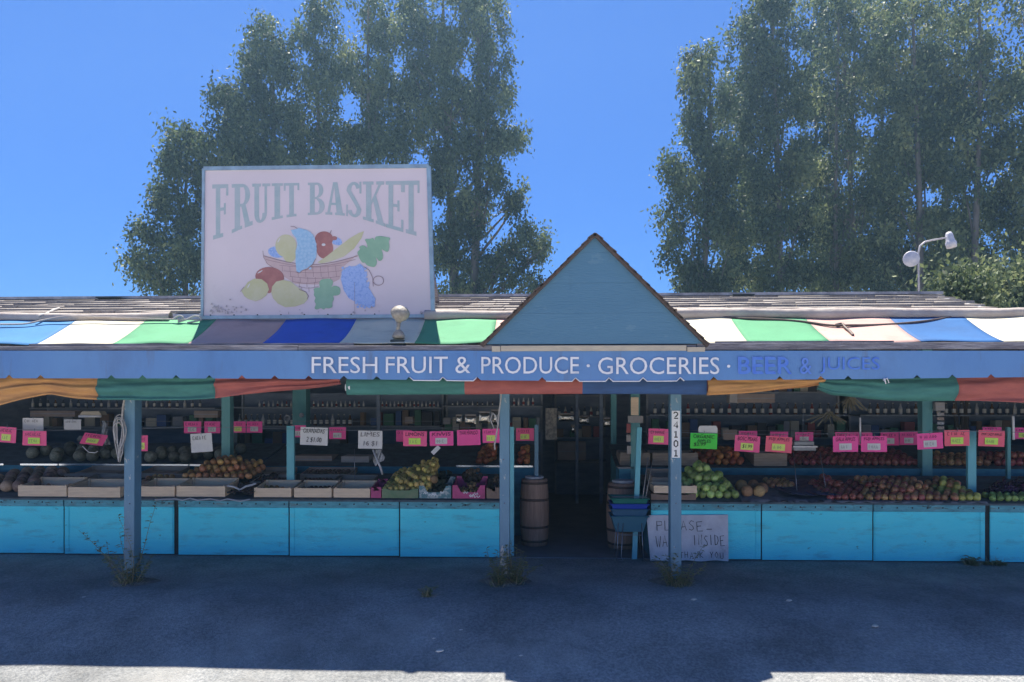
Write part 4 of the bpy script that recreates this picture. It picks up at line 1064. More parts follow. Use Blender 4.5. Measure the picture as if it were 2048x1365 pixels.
t = crate_build(X(1308, 7.68), X(1394, 7.68), 7.68, 8.0, 0.075, m_wood, 'pale open crate stacked on the brown flat behind the numbered post', z0=bedz(7.68) + 0.065)
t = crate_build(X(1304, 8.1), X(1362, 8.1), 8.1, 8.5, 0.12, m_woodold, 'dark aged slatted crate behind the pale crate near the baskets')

# ================================================================ FRUIT
def fruit_mesh(kind, m, stem=None):
    b = MB(); b.sm = True
    P_ = {'apple': [(0, .78), (.16, .84), (.36, .97), (.62, .95), (.86, .68), (.98, .25), (.99, -.1), (.88, -.52), (.64, -.86), (.42, -.95), (.22, -.90), (0, -.80)],
          'round': [(0, 1), (.31, .95), (.59, .81), (.81, .59), (.95, .31), (1, 0), (.95, -.31), (.81, -.59), (.59, -.81), (.31, -.95), (0, -1)],
          'onion': [(0, 1.12), (.06, 1.05), (.12, .88), (.45, .78), (.80, .50), (.98, .12), (.95, -.30), (.72, -.66), (.35, -.86), (0, -.90)],
          'pear': [(0, 1.25), (.20, 1.22), (.36, 1.0), (.44, .72), (.58, .42), (.84, .10), (.98, -.25), (.92, -.62), (.62, -.90), (.25, -.97), (0, -.92)],
          'long': [(0, 1.6), (.3, 1.5), (.55, 1.2), (.68, .7), (.72, .1), (.68, -.6), (.52, -1.1), (.3, -1.4), (0, -1.5)]}[kind]
    b.lathe([(r, h) for r, h in P_[::-1]], (0, 0, 0), 14, wob=lambda t, h: 1 + 0.03 * math.cos(5 * t) * (0.5 - 0.5 * h))
    me_mats = [m]
    if stem:
        b.mi = 1; b.tube([(0, 0, P_[0][1] - 0.02), (0.04, 0, P_[0][1] + 0.12), (0.10, 0.02, P_[0][1] + 0.24)], [0.05, 0.04, 0.05], 5); me_mats.append(stem)
    return b, me_mats
m_stem = mat('fruit_stem', (0.08, 0.05, 0.03), 0.8)
def fmat(n, c1, c2, r=0.32, sc=1.2, **k): return mat(n, c1, r, c2, scale=sc, thr=(0.4, 0.62), vary=0.5, **k)
FM = {
 'green_apple': ('apple', fmat('skin_green_apple', (0.28, 0.42, 0.10), (0.42, 0.50, 0.20), 0.28)),
 'red_apple': ('apple', fmat('skin_red_apple', (0.20, 0.03, 0.045), (0.30, 0.12, 0.09), 0.3)),
 'gold_apple': ('apple', fmat('skin_gold_apple', (0.42, 0.26, 0.12), (0.26, 0.09, 0.06), 0.32)),
 'yellow_apple': ('apple', fmat('skin_yellow_apple', (0.42, 0.42, 0.10), (0.33, 0.40, 0.12), 0.3)),
 'green_pear': ('pear', fmat('skin_green_pear', (0.14, 0.27, 0.08), (0.22, 0.33, 0.10), 0.4)),
 'melon': ('round', fmat('skin_melon', (0.40, 0.25, 0.13), (0.30, 0.17, 0.09), 0.7, 3, bump=0.6, bscale=9)),
 'dark_melon': ('round', fmat('skin_dark_melon', (0.11, 0.125, 0.10), (0.20, 0.20, 0.16), 0.6, 2.5, bump=0.5, bscale=8)),
 'brown_melon': ('round', fmat('skin_brown_melon', (0.22, 0.15, 0.12), (0.32, 0.23, 0.18), 0.65, 2.5)),
 'onion': ('onion', fmat('skin_onion', (0.50, 0.27, 0.11), (0.36, 0.17, 0.07), 0.4, 2.0)),
 'yellow_citrus': ('round', fmat('skin_yellow_citrus', (0.56, 0.42, 0.12), (0.44, 0.38, 0.13), 0.45)),
 'chestnut': ('round', fmat('skin_chestnut', (0.20, 0.10, 0.06), (0.12, 0.06, 0.045), 0.5, 3)),
 'avocado': ('pear', fmat('skin_avocado', (0.05, 0.07, 0.05), (0.10, 0.12, 0.07), 0.6, 6, bump=0.6, bscale=12)),
 'kiwi': ('round', fmat('skin_kiwi', (0.20, 0.13, 0.06), (0.30, 0.19, 0.09), 0.9, 5)),
 'orange': ('round', fmat('skin_orange', (0.42, 0.15, 0.05), (0.32, 0.10, 0.045), 0.45, 2)),
 'grape': ('round', fmat('skin_grape', (0.035, 0.012, 0.045), (0.07, 0.02, 0.06), 0.25, 2)),
 'root': ('long', fmat('skin_root', (0.22, 0.14, 0.09), (0.14, 0.09, 0.07), 0.85, 4)),
 'banana_root': ('long', fmat('skin_pale_root', (0.36, 0.24, 0.11), (0.25, 0.15, 0.08), 0.8, 4)),
}
PROTO = {}
def fruit(kind, loc, r, label, group, cat):
    key = kind
    sh, m = FM[kind]
    if key not in PROTO:
        b, mm = fruit_mesh(sh, m, m_stem if sh in ('apple', 'pear') and kind != 'avocado' else None)
        o = b.build(kind, mm, org=(0, 0, 0)); PROTO[key] = o.data
        ob = o
    else:
        ob = bpy.data.objects.new(kind, PROTO[key]); COL.objects.link(ob)
    ob.location = loc; ob.scale = (r * random.uniform(.93, 1.05), r * random.uniform(.93, 1.05), r * random.uniform(.88, 1.0))
    if sh == 'long': ob.rotation_euler = (R(90) + random.uniform(-.3, .3), random.uniform(-.4, .4), random.uniform(-.5, .5))
    elif sh == 'round': ob.rotation_euler = tuple(random.uniform(0, 6) for _ in range(3))
    else: ob.rotation_euler = (random.uniform(-1.5, 1.2), random.uniform(-1.2, 1.2), random.uniform(0, 6.28))
    tag(ob, label, cat, group)
    return ob
PLACED = []
def pile(kinds, px0, px1, Ya, Yb, r, label, group, cat, hgt=0.1, base=bedz, shape='mound', nmax=400, keep=1.0, zadd=0.0):
    """hexagonally packed heap over the rectangle, its height limited by a mound profile"""
    x0, x1 = X(px0, Ya) + r, X(px1, Ya) - r
    n = 0; sp = 2 * r * 1.0
    lay = 0
    while lay < 6 and n < nmax:
        y = Ya + r + lay * r * 0.62; row = 0
        while y < Yb - r * 0.5 - lay * r * 0.3:
            x = x0 + (row % 2) * r + (lay % 2) * r * 0.9
            while x <= x1:
                u = (x - x0) / max(1e-3, x1 - x0); v = (y - Ya) / (Yb - Ya)
                z = base(y) + zadd + r * 0.95 + lay * r * 1.42
                if shape == 'mound': lim = hgt * max(0, math.sin(math.pi * min(1, max(0, u * .96 + .02)))) ** 0.6 * min(1, 0.25 + 1.6 * v)
                elif shape == 'left': lim = hgt * (1 - u) ** 0.8 * min(1, 0.3 + 1.5 * v)
                elif shape == 'right': lim = hgt * (0.15 + u) * min(1, 0.3 + 1.5 * v)
                else: lim = hgt
                if (lay == 0 or lay * r * 1.42 < lim) and random.random() < keep and n < nmax:
                    if random.random() > (0.12 if lay else 0.04):
                        k = random.choice(kinds) if isinstance(kinds, (list, tuple)) else kinds
                        lb = label[k] if isinstance(label, dict) else label
                        gg = group[k] if isinstance(group, dict) else group
                        fruit(k, (x + random.uniform(-.1, .1) * r, y + random.uniform(-.1, .1) * r, z + random.uniform(-.06, .06) * r), r * 0.97, lb, gg, cat[k] if isinstance(cat, dict) else cat)
                        n += 1
                x += sp
            y += sp * 0.87; row += 1
        lay += 1
    return n
random.seed(42)
n1 = pile('green_apple', 1366, 1482, 7.70, 8.42, 0.042, 'shiny pale green apple in the heap right of the numbered post', 'green apples heaped beside the numbered post', 'apple', hgt=0.19)
n2 = pile('melon', 1484, 1552, 7.72, 8.15, 0.066, 'large tan melon on the counter beside the green apples', 'tan melons beside the green apples', 'melon', hgt=0.07)
pile('gold_apple', 1540, 1596, 8.1, 8.4, 0.033, 'small tan fruit in the short row behind the dark paper liner', 'small tan fruits behind the paper liner', 'fruit', hgt=0.0)
LAB = {'red_apple': 'dark red apple in the long mixed heap right of the scale chains', 'gold_apple': 'tan and red blushed apple in the long mixed heap right of the scale chains', 'yellow_apple': 'yellow green apple in the heap around the right teal slat'}
GRP = {'red_apple': 'red apples in the long mixed heap', 'gold_apple': 'blushed apples in the long mixed heap', 'yellow_apple': 'yellow green apples around the right teal slat'}
CT_ = 'apple'
pile('red_apple', 1656, 1735, 7.66, 8.35, 0.037, LAB['red_apple'], GRP['red_apple'], CT_, hgt=0.055)
pile(['red_apple', 'gold_apple', 'gold_apple'], 1735, 1905, 7.65, 8.3, 0.037, LAB, GRP, CT_, hgt=0.10)
pile(['yellow_apple', 'yellow_apple', 'gold_apple'], 1905, 1978, 7.65, 8.3, 0.037, LAB, GRP, CT_, hgt=0.07)
pile('green_pear', 1982, 2110, 7.66, 7.86, 0.036, 'green pear in the front row at the right edge of the photo', 'green pears at the right edge', 'pear', hgt=0.0)
pile('red_apple', 2112, 2240, 7.66, 8.1, 0.037, 'dark red apple beyond the green pears at the right edge', 'red apples beyond the pears', 'apple', hgt=0.0)
# grapes: bunches
def grape_bunch(c, label):
    t = thing('grape_bunch', label, 'grapes', c, 'dark grape bunches on the right counter')
    b = MB()
    for _ in range(60):
        a = random.uniform(0, 6.28); q = random.random() ** .5
        b.lathe([(0, -.016), (.012, -.011), (.016, 0), (.012, .011), (0, .016)], (c[0] + .10 * q * math.cos(a), c[1] + .07 * q * math.sin(a), c[2] + .02 + .06 * (1 - q * q) * random.random()), 8)
    b.build('berries', FM['grape'][1], t)
    b = MB(); b.tube([(c[0], c[1], c[2] + .05), (c[0] + .01, c[1], c[2] + .10), (c[0] + .03, c[1], c[2] + .12)], .004, 5); b.build('stalk', m_stem, t)
for px, Y0 in ((1990, 8.0), (2018, 8.05), (2046, 8.0), (2004, 8.22), (2034, 8.25)):
    grape_bunch((X(px, Y0), Y0, bedz(Y0)), 'dark purple grape bunch lying behind the green pears')
# left bay
pile('onion', 360, 502, 8.08, 8.6, 0.040, 'golden brown onion heaped on the flats right of the rope post', 'golden onions right of the rope post', 'onion', hgt=0.13, zadd=0.075)
pile('onion', 277, 350, 8.2, 8.42, 0.034, 'dull onion lying in the flat right of the rope post', 'dull onions in the flat', 'onion', hgt=0.0, keep=0.5, zadd=0.012)
pile('brown_melon', -60, 62, 7.75, 8.6, 0.072, 'dark brown melon heaped at the left end of the left counter', 'dark melons at the left end', 'melon', hgt=0.04)
pile('brown_melon', 62, 125, 8.25, 8.62, 0.062, 'dark brown melon behind the leftmost pale flats', 'dark melons behind the leftmost flats', 'melon', hgt=0.0)
pile('yellow_citrus', 762, 866, 7.71, 8.45, 0.031, 'small round yellow citrus heaped over the olive carton', 'small yellow citrus over the olive carton', 'citrus', hgt=0.17, shape='right', zadd=0.05)
pile('avocado', 842, 898, 7.70, 8.02, 0.033, 'dark green avocado in the white patterned carton', 'avocados in the white carton', 'avocado', hgt=0.06, zadd=0.02)
pile('avocado', 866, 905, 8.1, 8.5, 0.036, 'dark green avocado heaped behind the white patterned carton', 'avocados behind the white carton', 'avocado', hgt=0.09)
fruit('melon', (X(868, 7.8), 7.80, bedz(7.8) + 0.17), 0.045, 'single tan fruit resting on top of the dark avocados', None, 'fruit')
pile('banana_root', 912, 966, 7.70, 7.95, 0.030, 'yellow brown root standing in the bright pink carton', 'roots in the pink carton', 'root', hgt=0.05, zadd=0.03)
pile('root', 912, 968, 8.08, 8.45, 0.036, 'dull brown root heaped behind the pink carton', 'roots behind the pink carton', 'root', hgt=0.13)
pile('root', 975, 1000, 7.70, 8.3, 0.032, 'dark root in the brown carton beside the entrance post', 'roots beside the entrance post', 'root', hgt=0.07, zadd=0.03)
pile('chestnut', 596, 660, 8.09, 8.36, 0.020, 'brown chestnut in the flat right of the teal slat', 'chestnuts in the flat', 'chestnut', hgt=0.02, zadd=0.012)
pile('chestnut', 512, 572, 8.09, 8.36, 0.020, 'brown chestnut in the flat left of the teal slat', 'chestnuts left of the slat', 'chestnut', hgt=0.0, zadd=0.012)
pile('root', 604, 696, 8.45, 8.72, 0.026, 'dull root in the wide back flat under the LIMES card', 'roots in the wide back flat', 'root', hgt=0.02, zadd=0.012)
# second tier
pile('dark_melon', 18, 250, 8.90, 9.55, 0.078, 'grey green melon on the rear tier left of the rope post', 'grey green melons on the rear tier, left', 'melon', hgt=0.0, base=bed2, nmax=18, keep=.5)
pile('dark_melon', 282, 470, 8.90, 9.5, 0.075, 'grey green melon on the rear tier right of the rope post', 'grey green melons on the rear tier, right', 'melon', hgt=0.03, base=bed2, nmax=20, keep=.6)
pile('orange', 1402, 1500, 8.92, 9.6, 0.042, 'dull orange on the rear tier behind the green apples', 'oranges on the rear tier', 'orange', hgt=0.16, base=bed2, nmax=75)
pile('orange', 950, 998, 8.92, 9.4, 0.042, 'dull orange on the rear tier left of the entrance post', 'oranges left of the entrance post', 'orange', hgt=0.15, base=bed2, nmax=24)
pile('orange', 1032, 1066, 8.92, 9.4, 0.042, 'dull orange on the rear tier behind the left barrel', 'oranges behind the left barrel', 'orange', hgt=0.12, base=bed2, nmax=16)
pile('red_apple', 1580, 1845, 8.92, 9.6, 0.040, 'dull red apple on the rear tier behind the mixed heap', 'red apples on the rear tier', 'apple', hgt=0.12, base=bed2, nmax=150)
pile('gold_apple', 1868, 1990, 8.92, 9.4, 0.042, 'blushed apple on the rear tier behind the right teal slat', 'blushed apples on the rear tier', 'apple', hgt=0.10, base=bed2, nmax=40)
pile('red_apple', 1992, 2090, 8.92, 9.4, 0.042, 'dull red apple on the rear tier at the right edge', 'red apples on the rear tier at the right edge', 'apple', hgt=0.12, base=bed2, nmax=36)
for k, (p0, p1, l) in enumerate(((1508, 1574, 'aged wooden box on the rear tier between oranges and red apples'), (1240, 1300, 'aged wooden box on the rear tier right of the doorway'), (1305, 1396, 'wide dark box on the rear tier behind the numbered post'), (275, 352, 'low dark box'))[:3]):
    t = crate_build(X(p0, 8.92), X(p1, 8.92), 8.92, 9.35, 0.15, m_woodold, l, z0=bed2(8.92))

# crumpled sheets
def crumple(name, label, cat, px0, px1, Ya, Yb, h, m, seed, hang=0.0):
    b = MB(); b.sm = True
    x0, x1 = X(px0, Ya), X(px1, Ya)
    def fn(u, v):
        x = x0 + (x1 - x0) * u; y = Ya + (Yb - Ya) * v
        z = bedz(max(y, YC)) + 0.006 + h * (0.5 + 0.5 * noise.noise(Vector((x * 9 + seed, y * 9, 0)))) + h * 0.5 * abs(noise.noise(Vector((x * 24, y * 24, seed))))
        if v < 0.08: z -= hang * (1 + 0.6 * math.sin(x * 40)); y = YC - 0.016 - 0.004 * math.sin(x * 30)
        return (x, y, z)
    b.grid(fn, 60, 24, 0.002, (0, 0, -1)); return tag(b.build(name, m), label, cat)
m_bag = mat('black_plastic', (0.03, 0.035, 0.05), 0.25, (0.05, 0.055, 0.08), scale=8, spec=0.8)
m_bagw = mat('white_plastic', (0.45, 0.47, 0.52), 0.3, (0.3, 0.32, 0.4), scale=8)
m_paper = mat('grey_paper', (0.16, 0.18, 0.23), 0.7, (0.10, 0.12, 0.17), scale=8)
crumple('plastic_sheet', 'crumpled black and white plastic between the two runs of flats', 'plastic sheet', 452, 506, 7.61, 8.4, 0.08, m_bag, 3, 0.0)
crumple('paper_liner', 'crumpled grey paper lining the right counter beside the melons', 'paper liner', 1484, 1668, 7.60, 8.2, 0.02, m_paper, 9, 0.012)
crumple('paper_liner', 'crumpled grey paper edge under the mixed apples', 'paper liner', 1670, 1976, 7.60, 7.66, 0.012, m_paper, 14, 0.010)
b = MB(); b.tube([P(px, py, 7.66) for px, py in ((455, 972), (468, 974), (480, 980), (492, 973), (505, 970), (512, 967))], 0.012, 6); tag(b.build('plastic_strip', m_bagw), 'torn white plastic strip lying across the black plastic', 'plastic strip')
b = MB(); b.tube([P(px, py, 7.60) for px, py in ((310, 1000), (350, 998), (365, 1001), (380, 997), (395, 1001), (420, 998), (440, 1002), (455, 998), (480, 1003), (500, 999))], 0.008, 6); tag(b.build('plastic_strip', m_bagw), 'thin white plastic edging hanging below the flats right of the rope post', 'plastic strip')
crumple('plastic_tray_liner', 'dark blue plastic liner on the right counter below the hanging scale', 'plastic liner', 1558, 1655, 7.95, 8.45, 0.035, mat('navy_plastic', (0.03, 0.05, 0.12), 0.4), 21)

pile('chestnut', 78, 152, 8.09, 8.36, 0.022, 'dull brown tuber in the middle flat behind the two leftmost pale flats', 'tubers left of the rope post', 'root', hgt=0.0, keep=.6, zadd=0.012)
pile('onion', 40, 130, 7.70, 7.98, 0.030, 'dull onion scattered in the leftmost pale flat', 'onions in the leftmost pale flat', 'onion', hgt=0.0, keep=.22, zadd=0.012)
pile('chestnut', 592, 660, 7.71, 7.98, 0.024, 'brown tuber in the front flat right of the teal slat', 'tubers in the front flat', 'root', hgt=0.0, keep=.5, zadd=0.012)
pile('onion', 512, 580, 7.71, 7.98, 0.028, 'tan bulb in the front flat below the teal slat', 'tan bulbs in the front flat', 'onion', hgt=0.0, keep=.4, zadd=0.012)

pile('gold_apple', 2245, 2410, 7.68, 8.1, 0.037, 'blushed apple at the far end of the right counter', 'blushed apples at the far end of the right counter', 'apple', hgt=0.0)
# ================================================================ STRINGS AND PRICE CARDS
def line(label, pts, r=0.0025, m=None, cat='wire', name='hanging_wire'):
    b = MB(); b.tube(pts, r, 5); return tag(b.build(name, m or m_wire), label, cat)
YW = 7.74
line('thin wire that carries the front row of price cards in the left bay', [P(px, 858 + 3 * math.sin(px / 90), YW) for px in range(-200, 1021, 40)])
line('thin wire that carries the front row of price cards in the right bay', [P(px, 866 + 3 * math.sin(px / 110), YW) for px in range(1285, 2161, 40)])
YW2 = 9.2
line('thin wire carrying the rear row of price cards in the left bay', [P(px, 843, YW2) for px in range(200, 1090, 60)])
line('thin wire carrying the rear row of price cards in the right bay', [P(px, 862, YW2) for px in range(1300, 2160, 60)])
CARDSEED = [0]
def scrib(b, w, x0, x1, y, h, rows=1, step=0.016):
    random.seed(CARDSEED[0] * 7 + int(y * 1000))
    x = x0
    while x < x1 - step:
        k = random.choice((0, 1, 2, 3))
        p = {0: [(0, 0), (0, h)], 1: [(0, 0), (step * .3, h), (step * .6, 0)], 2: [(step * .6, h), (0, h), (0, 0), (step * .6, 0)], 3: [(0, h * .5), (step * .3, h), (step * .6, h * .5), (step * .3, 0), (0, h * .5)]}[k]
        pen(b, [(x + a, y + c) for a, c in p], *w)
        x += step * random.choice((1, 1, 1, 1.6))
def card(px0, px1, py0, py1, Y, m, label, title=None, sticker=None, price=None, tilt=0, ink=None, lay=0.0, group=None, txth=0.24, two=None, clip=True, cat='price card', flap=False):
    CARDSEED[0] += 1
    c = P((px0 + px1) / 2, (py0 + py1) / 2, Y); w = (px1 - px0) * Y / F; h = (py1 - py0) * Y / F
    ux = Vector((math.cos(R(tilt)), 0, math.sin(R(tilt)))); uz0 = Vector((-math.sin(R(tilt)), 0, math.cos(R(tilt))))
    uy = uz0 * math.cos(R(lay)) + Vector((0, 1, 0)) * math.sin(R(lay))
    nrm = ux.cross(uy)    # towards the viewer
    org = c - ux * w / 2 - uy * h / 2
    t = thing('price_card', label, cat, c, group)
    b = MB()
    def fn(u, v): return org + ux * w * u + uy * h * v + nrm * (0.004 * math.sin(u * 3.1 + CARDSEED[0]) * (1 - v))
    b.grid(fn, 6, 3, 0.0025, tuple(-nrm)); cd = b.build('card_face', m, t)
    K = org + nrm * 0.0065
    ink = ink or m_black
    pw = min(0.0045, w * 0.02)
    if title:
        b = MB(); put_text(b, title, w * 0.10, h * (0.68 if two is None else 0.66), w * 0.78, h * txth, K, ux, uy, slant=0.1, jit=0.06)
        if two: put_text(b, two, w * 0.25, h * 0.40, w * 0.5, h * 0.2, K, ux, uy, slant=0.1, jit=0.06)
        b.build('writing', ink, t)
    else:
        b = MB(); scrib(b, (K, ux, uy, pw), w * 0.12, w * 0.88, h * 0.68, h * 0.18, step=w * 0.10); b.build('writing', ink, t)
    if sticker:
        b = MB(); b.grid(lambda u, v: org + ux * w * (0.24 + 0.5 * u) + uy * h * (0.12 + 0.42 * v) + nrm * 0.0055, 2, 2, 0.0008, tuple(-nrm)); stk = b.build('price_sticker', sticker, t)
        b = MB()
        if price: put_text(b, price, w * 0.30, h * 0.2, w * 0.38, h * 0.25, K + nrm * 0.0014, ux, uy, slant=0.1)
        else: scrib(b, (K + nrm * 0.0014, ux, uy, pw * .8), w * 0.30, w * 0.68, h * 0.22, h * 0.2, step=w * 0.09)
        b.build('price_writing', m_grey if price is None else m_black, stk)
    elif price:
        b = MB(); put_text(b, price, w * 0.22, h * 0.14, w * 0.55, h * 0.3, K, ux, uy, slant=0.12, jit=0.05); b.build('price_writing', ink, t)
    if clip:
        b = MB(); q = org + ux * w * 0.5 + uy * h; b.tube([q + Vector((0, 0.002, -0.012)), q + Vector((0.006, -0.008, 0.006)), q + Vector((0, 0, 0.028))], 0.003, 5); b.build('hook', m_wire, t)
    if flap:
        b = MB(); q = org + ux * w * 0.25; d = Vector((0.707, 0, 0.707)); e = Vector((-0.707, 0, 0.707))
        b.obox(q + Vector((0.0, 0.004, -0.045)), d * 0.052, e * 0.022, Vector((0, 0.001, 0))); b.build('hanging_tag', m_wht, t)
    return t
gF = 'price cards on the front wires'; gR = 'price cards on the rear wires'
L_p = lambda *a, **k: card(*a, group=gF, **k)
L_p(-6, 33, 854, 886, YW, m_pink, 'pink price card with yellow sticker cut by the left edge of the photo', sticker=m_yel, ink=m_inkp, tilt=-4)
L_p(44, 94, 862, 892, YW - .01, m_pink, 'pink price card with lime sticker hanging in front of a white card', sticker=m_lime, ink=m_inkp, tilt=-1)
card(44, 88, 836, 863, 7.9, m_wht, 'white card hanging behind the pink card near the left edge', group=gR, ink=m_grey)
card(127, 163, 839, 860, 8.6, m_wht, 'small white card hanging alone left of the fluorescent tube', group=gR, ink=m_grey)
L_p(163, 212, 866, 892, YW, m_pink, 'tipped back pink card with olive sticker left of the rope coil', sticker=m_yel, ink=m_inkp, tilt=-7, lay=35)
L_p(273, 296, 871, 903, YW + .02, m_pink, 'narrow pink card just right of the rope post', sticker=m_yel, ink=m_inkp)
L_p(381, 425, 867, 905, YW, m_wht, 'white price card over the onions with a tilted lower edge', ink=m_black, tilt=4)
L_p(600, 656, 855, 891, YW, m_wht, 'white card handwritten GRANADAS right of the short teal slat', title='GRANADAS', price='2 $1.00', tilt=-2)
L_p(716, 765, 862, 898, YW, m_wht, 'white card handwritten LIMES above the roll of plastic bags', title='LIMES', price='16 $1', tilt=-1, ink=m_grey)
L_p(806, 854, 863, 893, YW, m_pink, 'pink card reading LIMONS with a lime green price sticker', title='LIMONS', sticker=m_lime, ink=m_inkp)
L_p(859, 907, 863, 892, YW, m_mag, 'pink card reading KIWIS with a white strip and a loose tag below', title='KIWIS', sticker=m_wht, ink=m_inkp, tilt=1, flap=True)
L_p(914, 961, 860, 891, YW, m_mag, 'pink card reading THAI MANGO without any sticker', title='THAI MANGO', ink=m_inkp, tilt=2)
L_p(965, 999, 858, 886, YW, m_mag, 'pink card with yellow sticker touching the entrance post cord', sticker=m_yel, ink=m_inkp, tilt=1)
L_p(1297, 1338, 858, 889, YW, m_pink, 'pink card with pale yellow sticker left of the house number', sticker=m_yel, ink=m_inkp, tilt=-2)
L_p(1381, 1434, 867, 898, YW, m_green, 'bright green card reading ORGANIC APPLES $2.99 under a white tag', title='ORGANIC', two='APPLES', price=None, tilt=-2)
b = MB(); c = P(1407, 889, YW - .012); put_text(b, '$2.99', c.x - 0.10, c.z - 0.022, 0.12, 0.04, (0, c.y, 0), (1, 0, 0), (0, 0, 1), slant=.1); o = b.build('price_writing', m_black, bpy.data.objects[[o.name for o in COL.objects if o.get('label', '').startswith('bright green card')][0]])
b = MB(); c0 = P(1397, 868, YW + .015); c1 = P(1435, 852, YW + .015); w_ = c1.x - c0.x; h_ = c1.z - c0.z
b.prism([(0, 0), (w_, 0), (w_, h_ * .7), (w_ * .93, h_), (w_ * .07, h_), (0, h_ * .7)], (c0.x, YW + .015, c0.z), (1, 0, 0), (0, 0, 1), 0.003); tag(b.build('blank_tag', m_wht), 'blank white tag with rounded corners behind the green card', 'tag', gF)
L_p(1470, 1519, 872, 904, YW, m_pink, 'pink card reading BOSC PEARS with a yellow $1.99 sticker', title='BOSC PEARS', sticker=m_yel, price='$1.99', tilt=-4, ink=m_inkp)
L_p(1532, 1583, 874, 905, YW, m_coral, 'coral card reading FUJI APPLES beside the hanging scale', title='FUJI APPLES', sticker=m_yel, tilt=-4, ink=m_inkp)
L_p(1667, 1715, 873, 904, YW, m_mag, 'magenta card reading GALA APPLES with a white sticker', title='GALA APPLES', sticker=m_wht, tilt=1, ink=m_inkp)
L_p(1723, 1773, 873, 904, YW, m_mag, 'magenta card reading FUJI APPLES with a white sticker', title='FUJI APPLES', sticker=m_wht, tilt=0, ink=m_inkp)
L_p(1835, 1885, 867, 898, YW, m_mag, 'magenta card hung askew left of the coral cards', title=None, sticker=m_wht, tilt=3, ink=m_inkp)
L_p(1890, 1938, 861, 892, YW, m_coral, 'coral card with lime sticker just left of the right teal slat', sticker=m_lime, ink=m_black, tilt=1)
L_p(1958, 2008, 862, 893, YW, m_coral, 'coral card reading PINK LADY APPLES just right of the right teal slat', title='PINK LADY APPLES', sticker=m_lime, tilt=-2, ink=m_black, txth=0.16)
D_ = lambda *a, **k: card(*a, group=gR, clip=False, **k)
D_(367, 403, 843, 867, YW2, m_mag, 'dim pink card on the rear wire, left one of a pair behind the onion card', sticker=m_wht, ink=m_inkp)
D_(408, 441, 843, 867, YW2, m_mag, 'dim pink card on the rear wire hard left of the dark interior post', sticker=m_wht, ink=m_inkp)
D_(461, 492, 843, 866, YW2, m_mag, 'dim pink card on the rear wire hard right of the dark interior post', sticker=m_yel, ink=m_inkp)
D_(493, 525, 843, 866, YW2, m_mag, 'dim pink card on the rear wire, fourth from the left', sticker=m_wht, ink=m_inkp)
D_(582, 612, 851, 875, YW2, m_mag, 'dim pink card half hidden behind the GRANADAS card', sticker=m_wht, ink=m_inkp)
D_(658, 692, 855, 879, YW2, m_mag, 'dim pink card on the rear wire right of the GRANADAS card', sticker=m_wht, ink=m_inkp)
D_(792, 824, 861, 884, YW2, m_mag, 'dim pink card behind the left edge of the LIMONS card', ink=m_inkp)
D_(1032, 1068, 857, 882, YW2, m_pink, 'dim pink card on the rear wire right of the entrance post', sticker=m_yel, ink=m_inkp)
D_(1447, 1474, 860, 880, YW2, mat('card_brown', (0.24, 0.19, 0.17), 0.8), 'small brown card on the rear wire right of the green card', ink=m_grey)
D_(1478, 1514, 862, 886, YW2, m_mag, 'dim pink card showing just above the BOSC PEARS card', ink=m_inkp)
D_(1541, 1576, 864, 888, YW2, m_mag, 'dim pink card showing just above the coral FUJI APPLES card', ink=m_inkp)
D_(1591, 1626, 865, 884, YW2, m_mag, 'dim pink card directly above the hanging scale', sticker=m_wht, ink=m_inkp)
D_(1671, 1706, 865, 890, YW2, m_mag, 'dim pink card showing above the magenta GALA APPLES card', ink=m_inkp)
D_(1708, 1744, 865, 890, YW2, m_mag, 'dim pink card showing above the gap of the two magenta cards', ink=m_inkp)
D_(1762, 1797, 865, 891, YW2, m_mag, 'dim pink card on the rear wire right of the magenta FUJI APPLES card', sticker=m_wht, ink=m_inkp)
D_(1800, 1835, 864, 890, YW2, m_mag, 'dim pink card on the rear wire left of the askew magenta card', sticker=m_wht, ink=m_inkp)
D_(2029, 2064, 856, 878, YW2, m_mag, 'dim pink card on the rear wire cut by the right edge of the photo', sticker=m_lime, ink=m_inkp)
D_(1966, 2002, 855, 868, YW2, m_mag, 'dim pink card peeping over the PINK LADY APPLES card', ink=m_inkp)

# ================================================================ ENTRANCE: barrels, baskets, board
def barrel(px, Y, wpx, ytop, label):
    c = P(px, ytop, Y); r = wpx * Y / F / 2; h = c.z
    t = thing('wooden_barrel', label, 'barrel', (c.x, Y, 0), 'barrels flanking the entrance')
    prof = [(r * (0.80 + 0.20 * math.sin(math.pi * (0.12 + 0.76 * k / 14))), h * k / 14) for k in range(15)]
    b = MB(); b.lathe(prof, (c.x, Y, 0), 36, wob=lambda a, hh: 1 + 0.006 * math.cos(18 * a)); b.build('staves', m_bar, t)
    for f in (0.06, 0.27, 0.68, 0.93):
        rr = r * (0.80 + 0.20 * math.sin(math.pi * (0.12 + 0.76 * f))); b = MB()
        r2 = r * (0.80 + 0.20 * math.sin(math.pi * (0.12 + 0.76 * (f + .035))))
        b.lathe([(rr - .002, h * f), (rr + .005, h * f), (r2 + .005, h * (f + .035)), (r2 - .002, h * (f + .035))], (c.x, Y, 0), 36); b.build('hoop', m_hoop, t)
    b = MB(); b.lathe([(0, 0.001), (r * .62, 0.002), (r * .66, 0.03), (r * .62, 0.032), (r * .55, 0.012), (0, 0.012)], (c.x, Y, h), 24); tag(b.build('round_tray', m_bagw), 'shallow pale tray resting on top of the ' + label.split(' ', 1)[1][:40].strip(), 'tray')
m_bar = mat('barrel_oak', (0.40, 0.26, 0.20), 0.75, (0.27, 0.175, 0.14), scale=14, bump=0.6, stretch=(3, 3, 0.25))
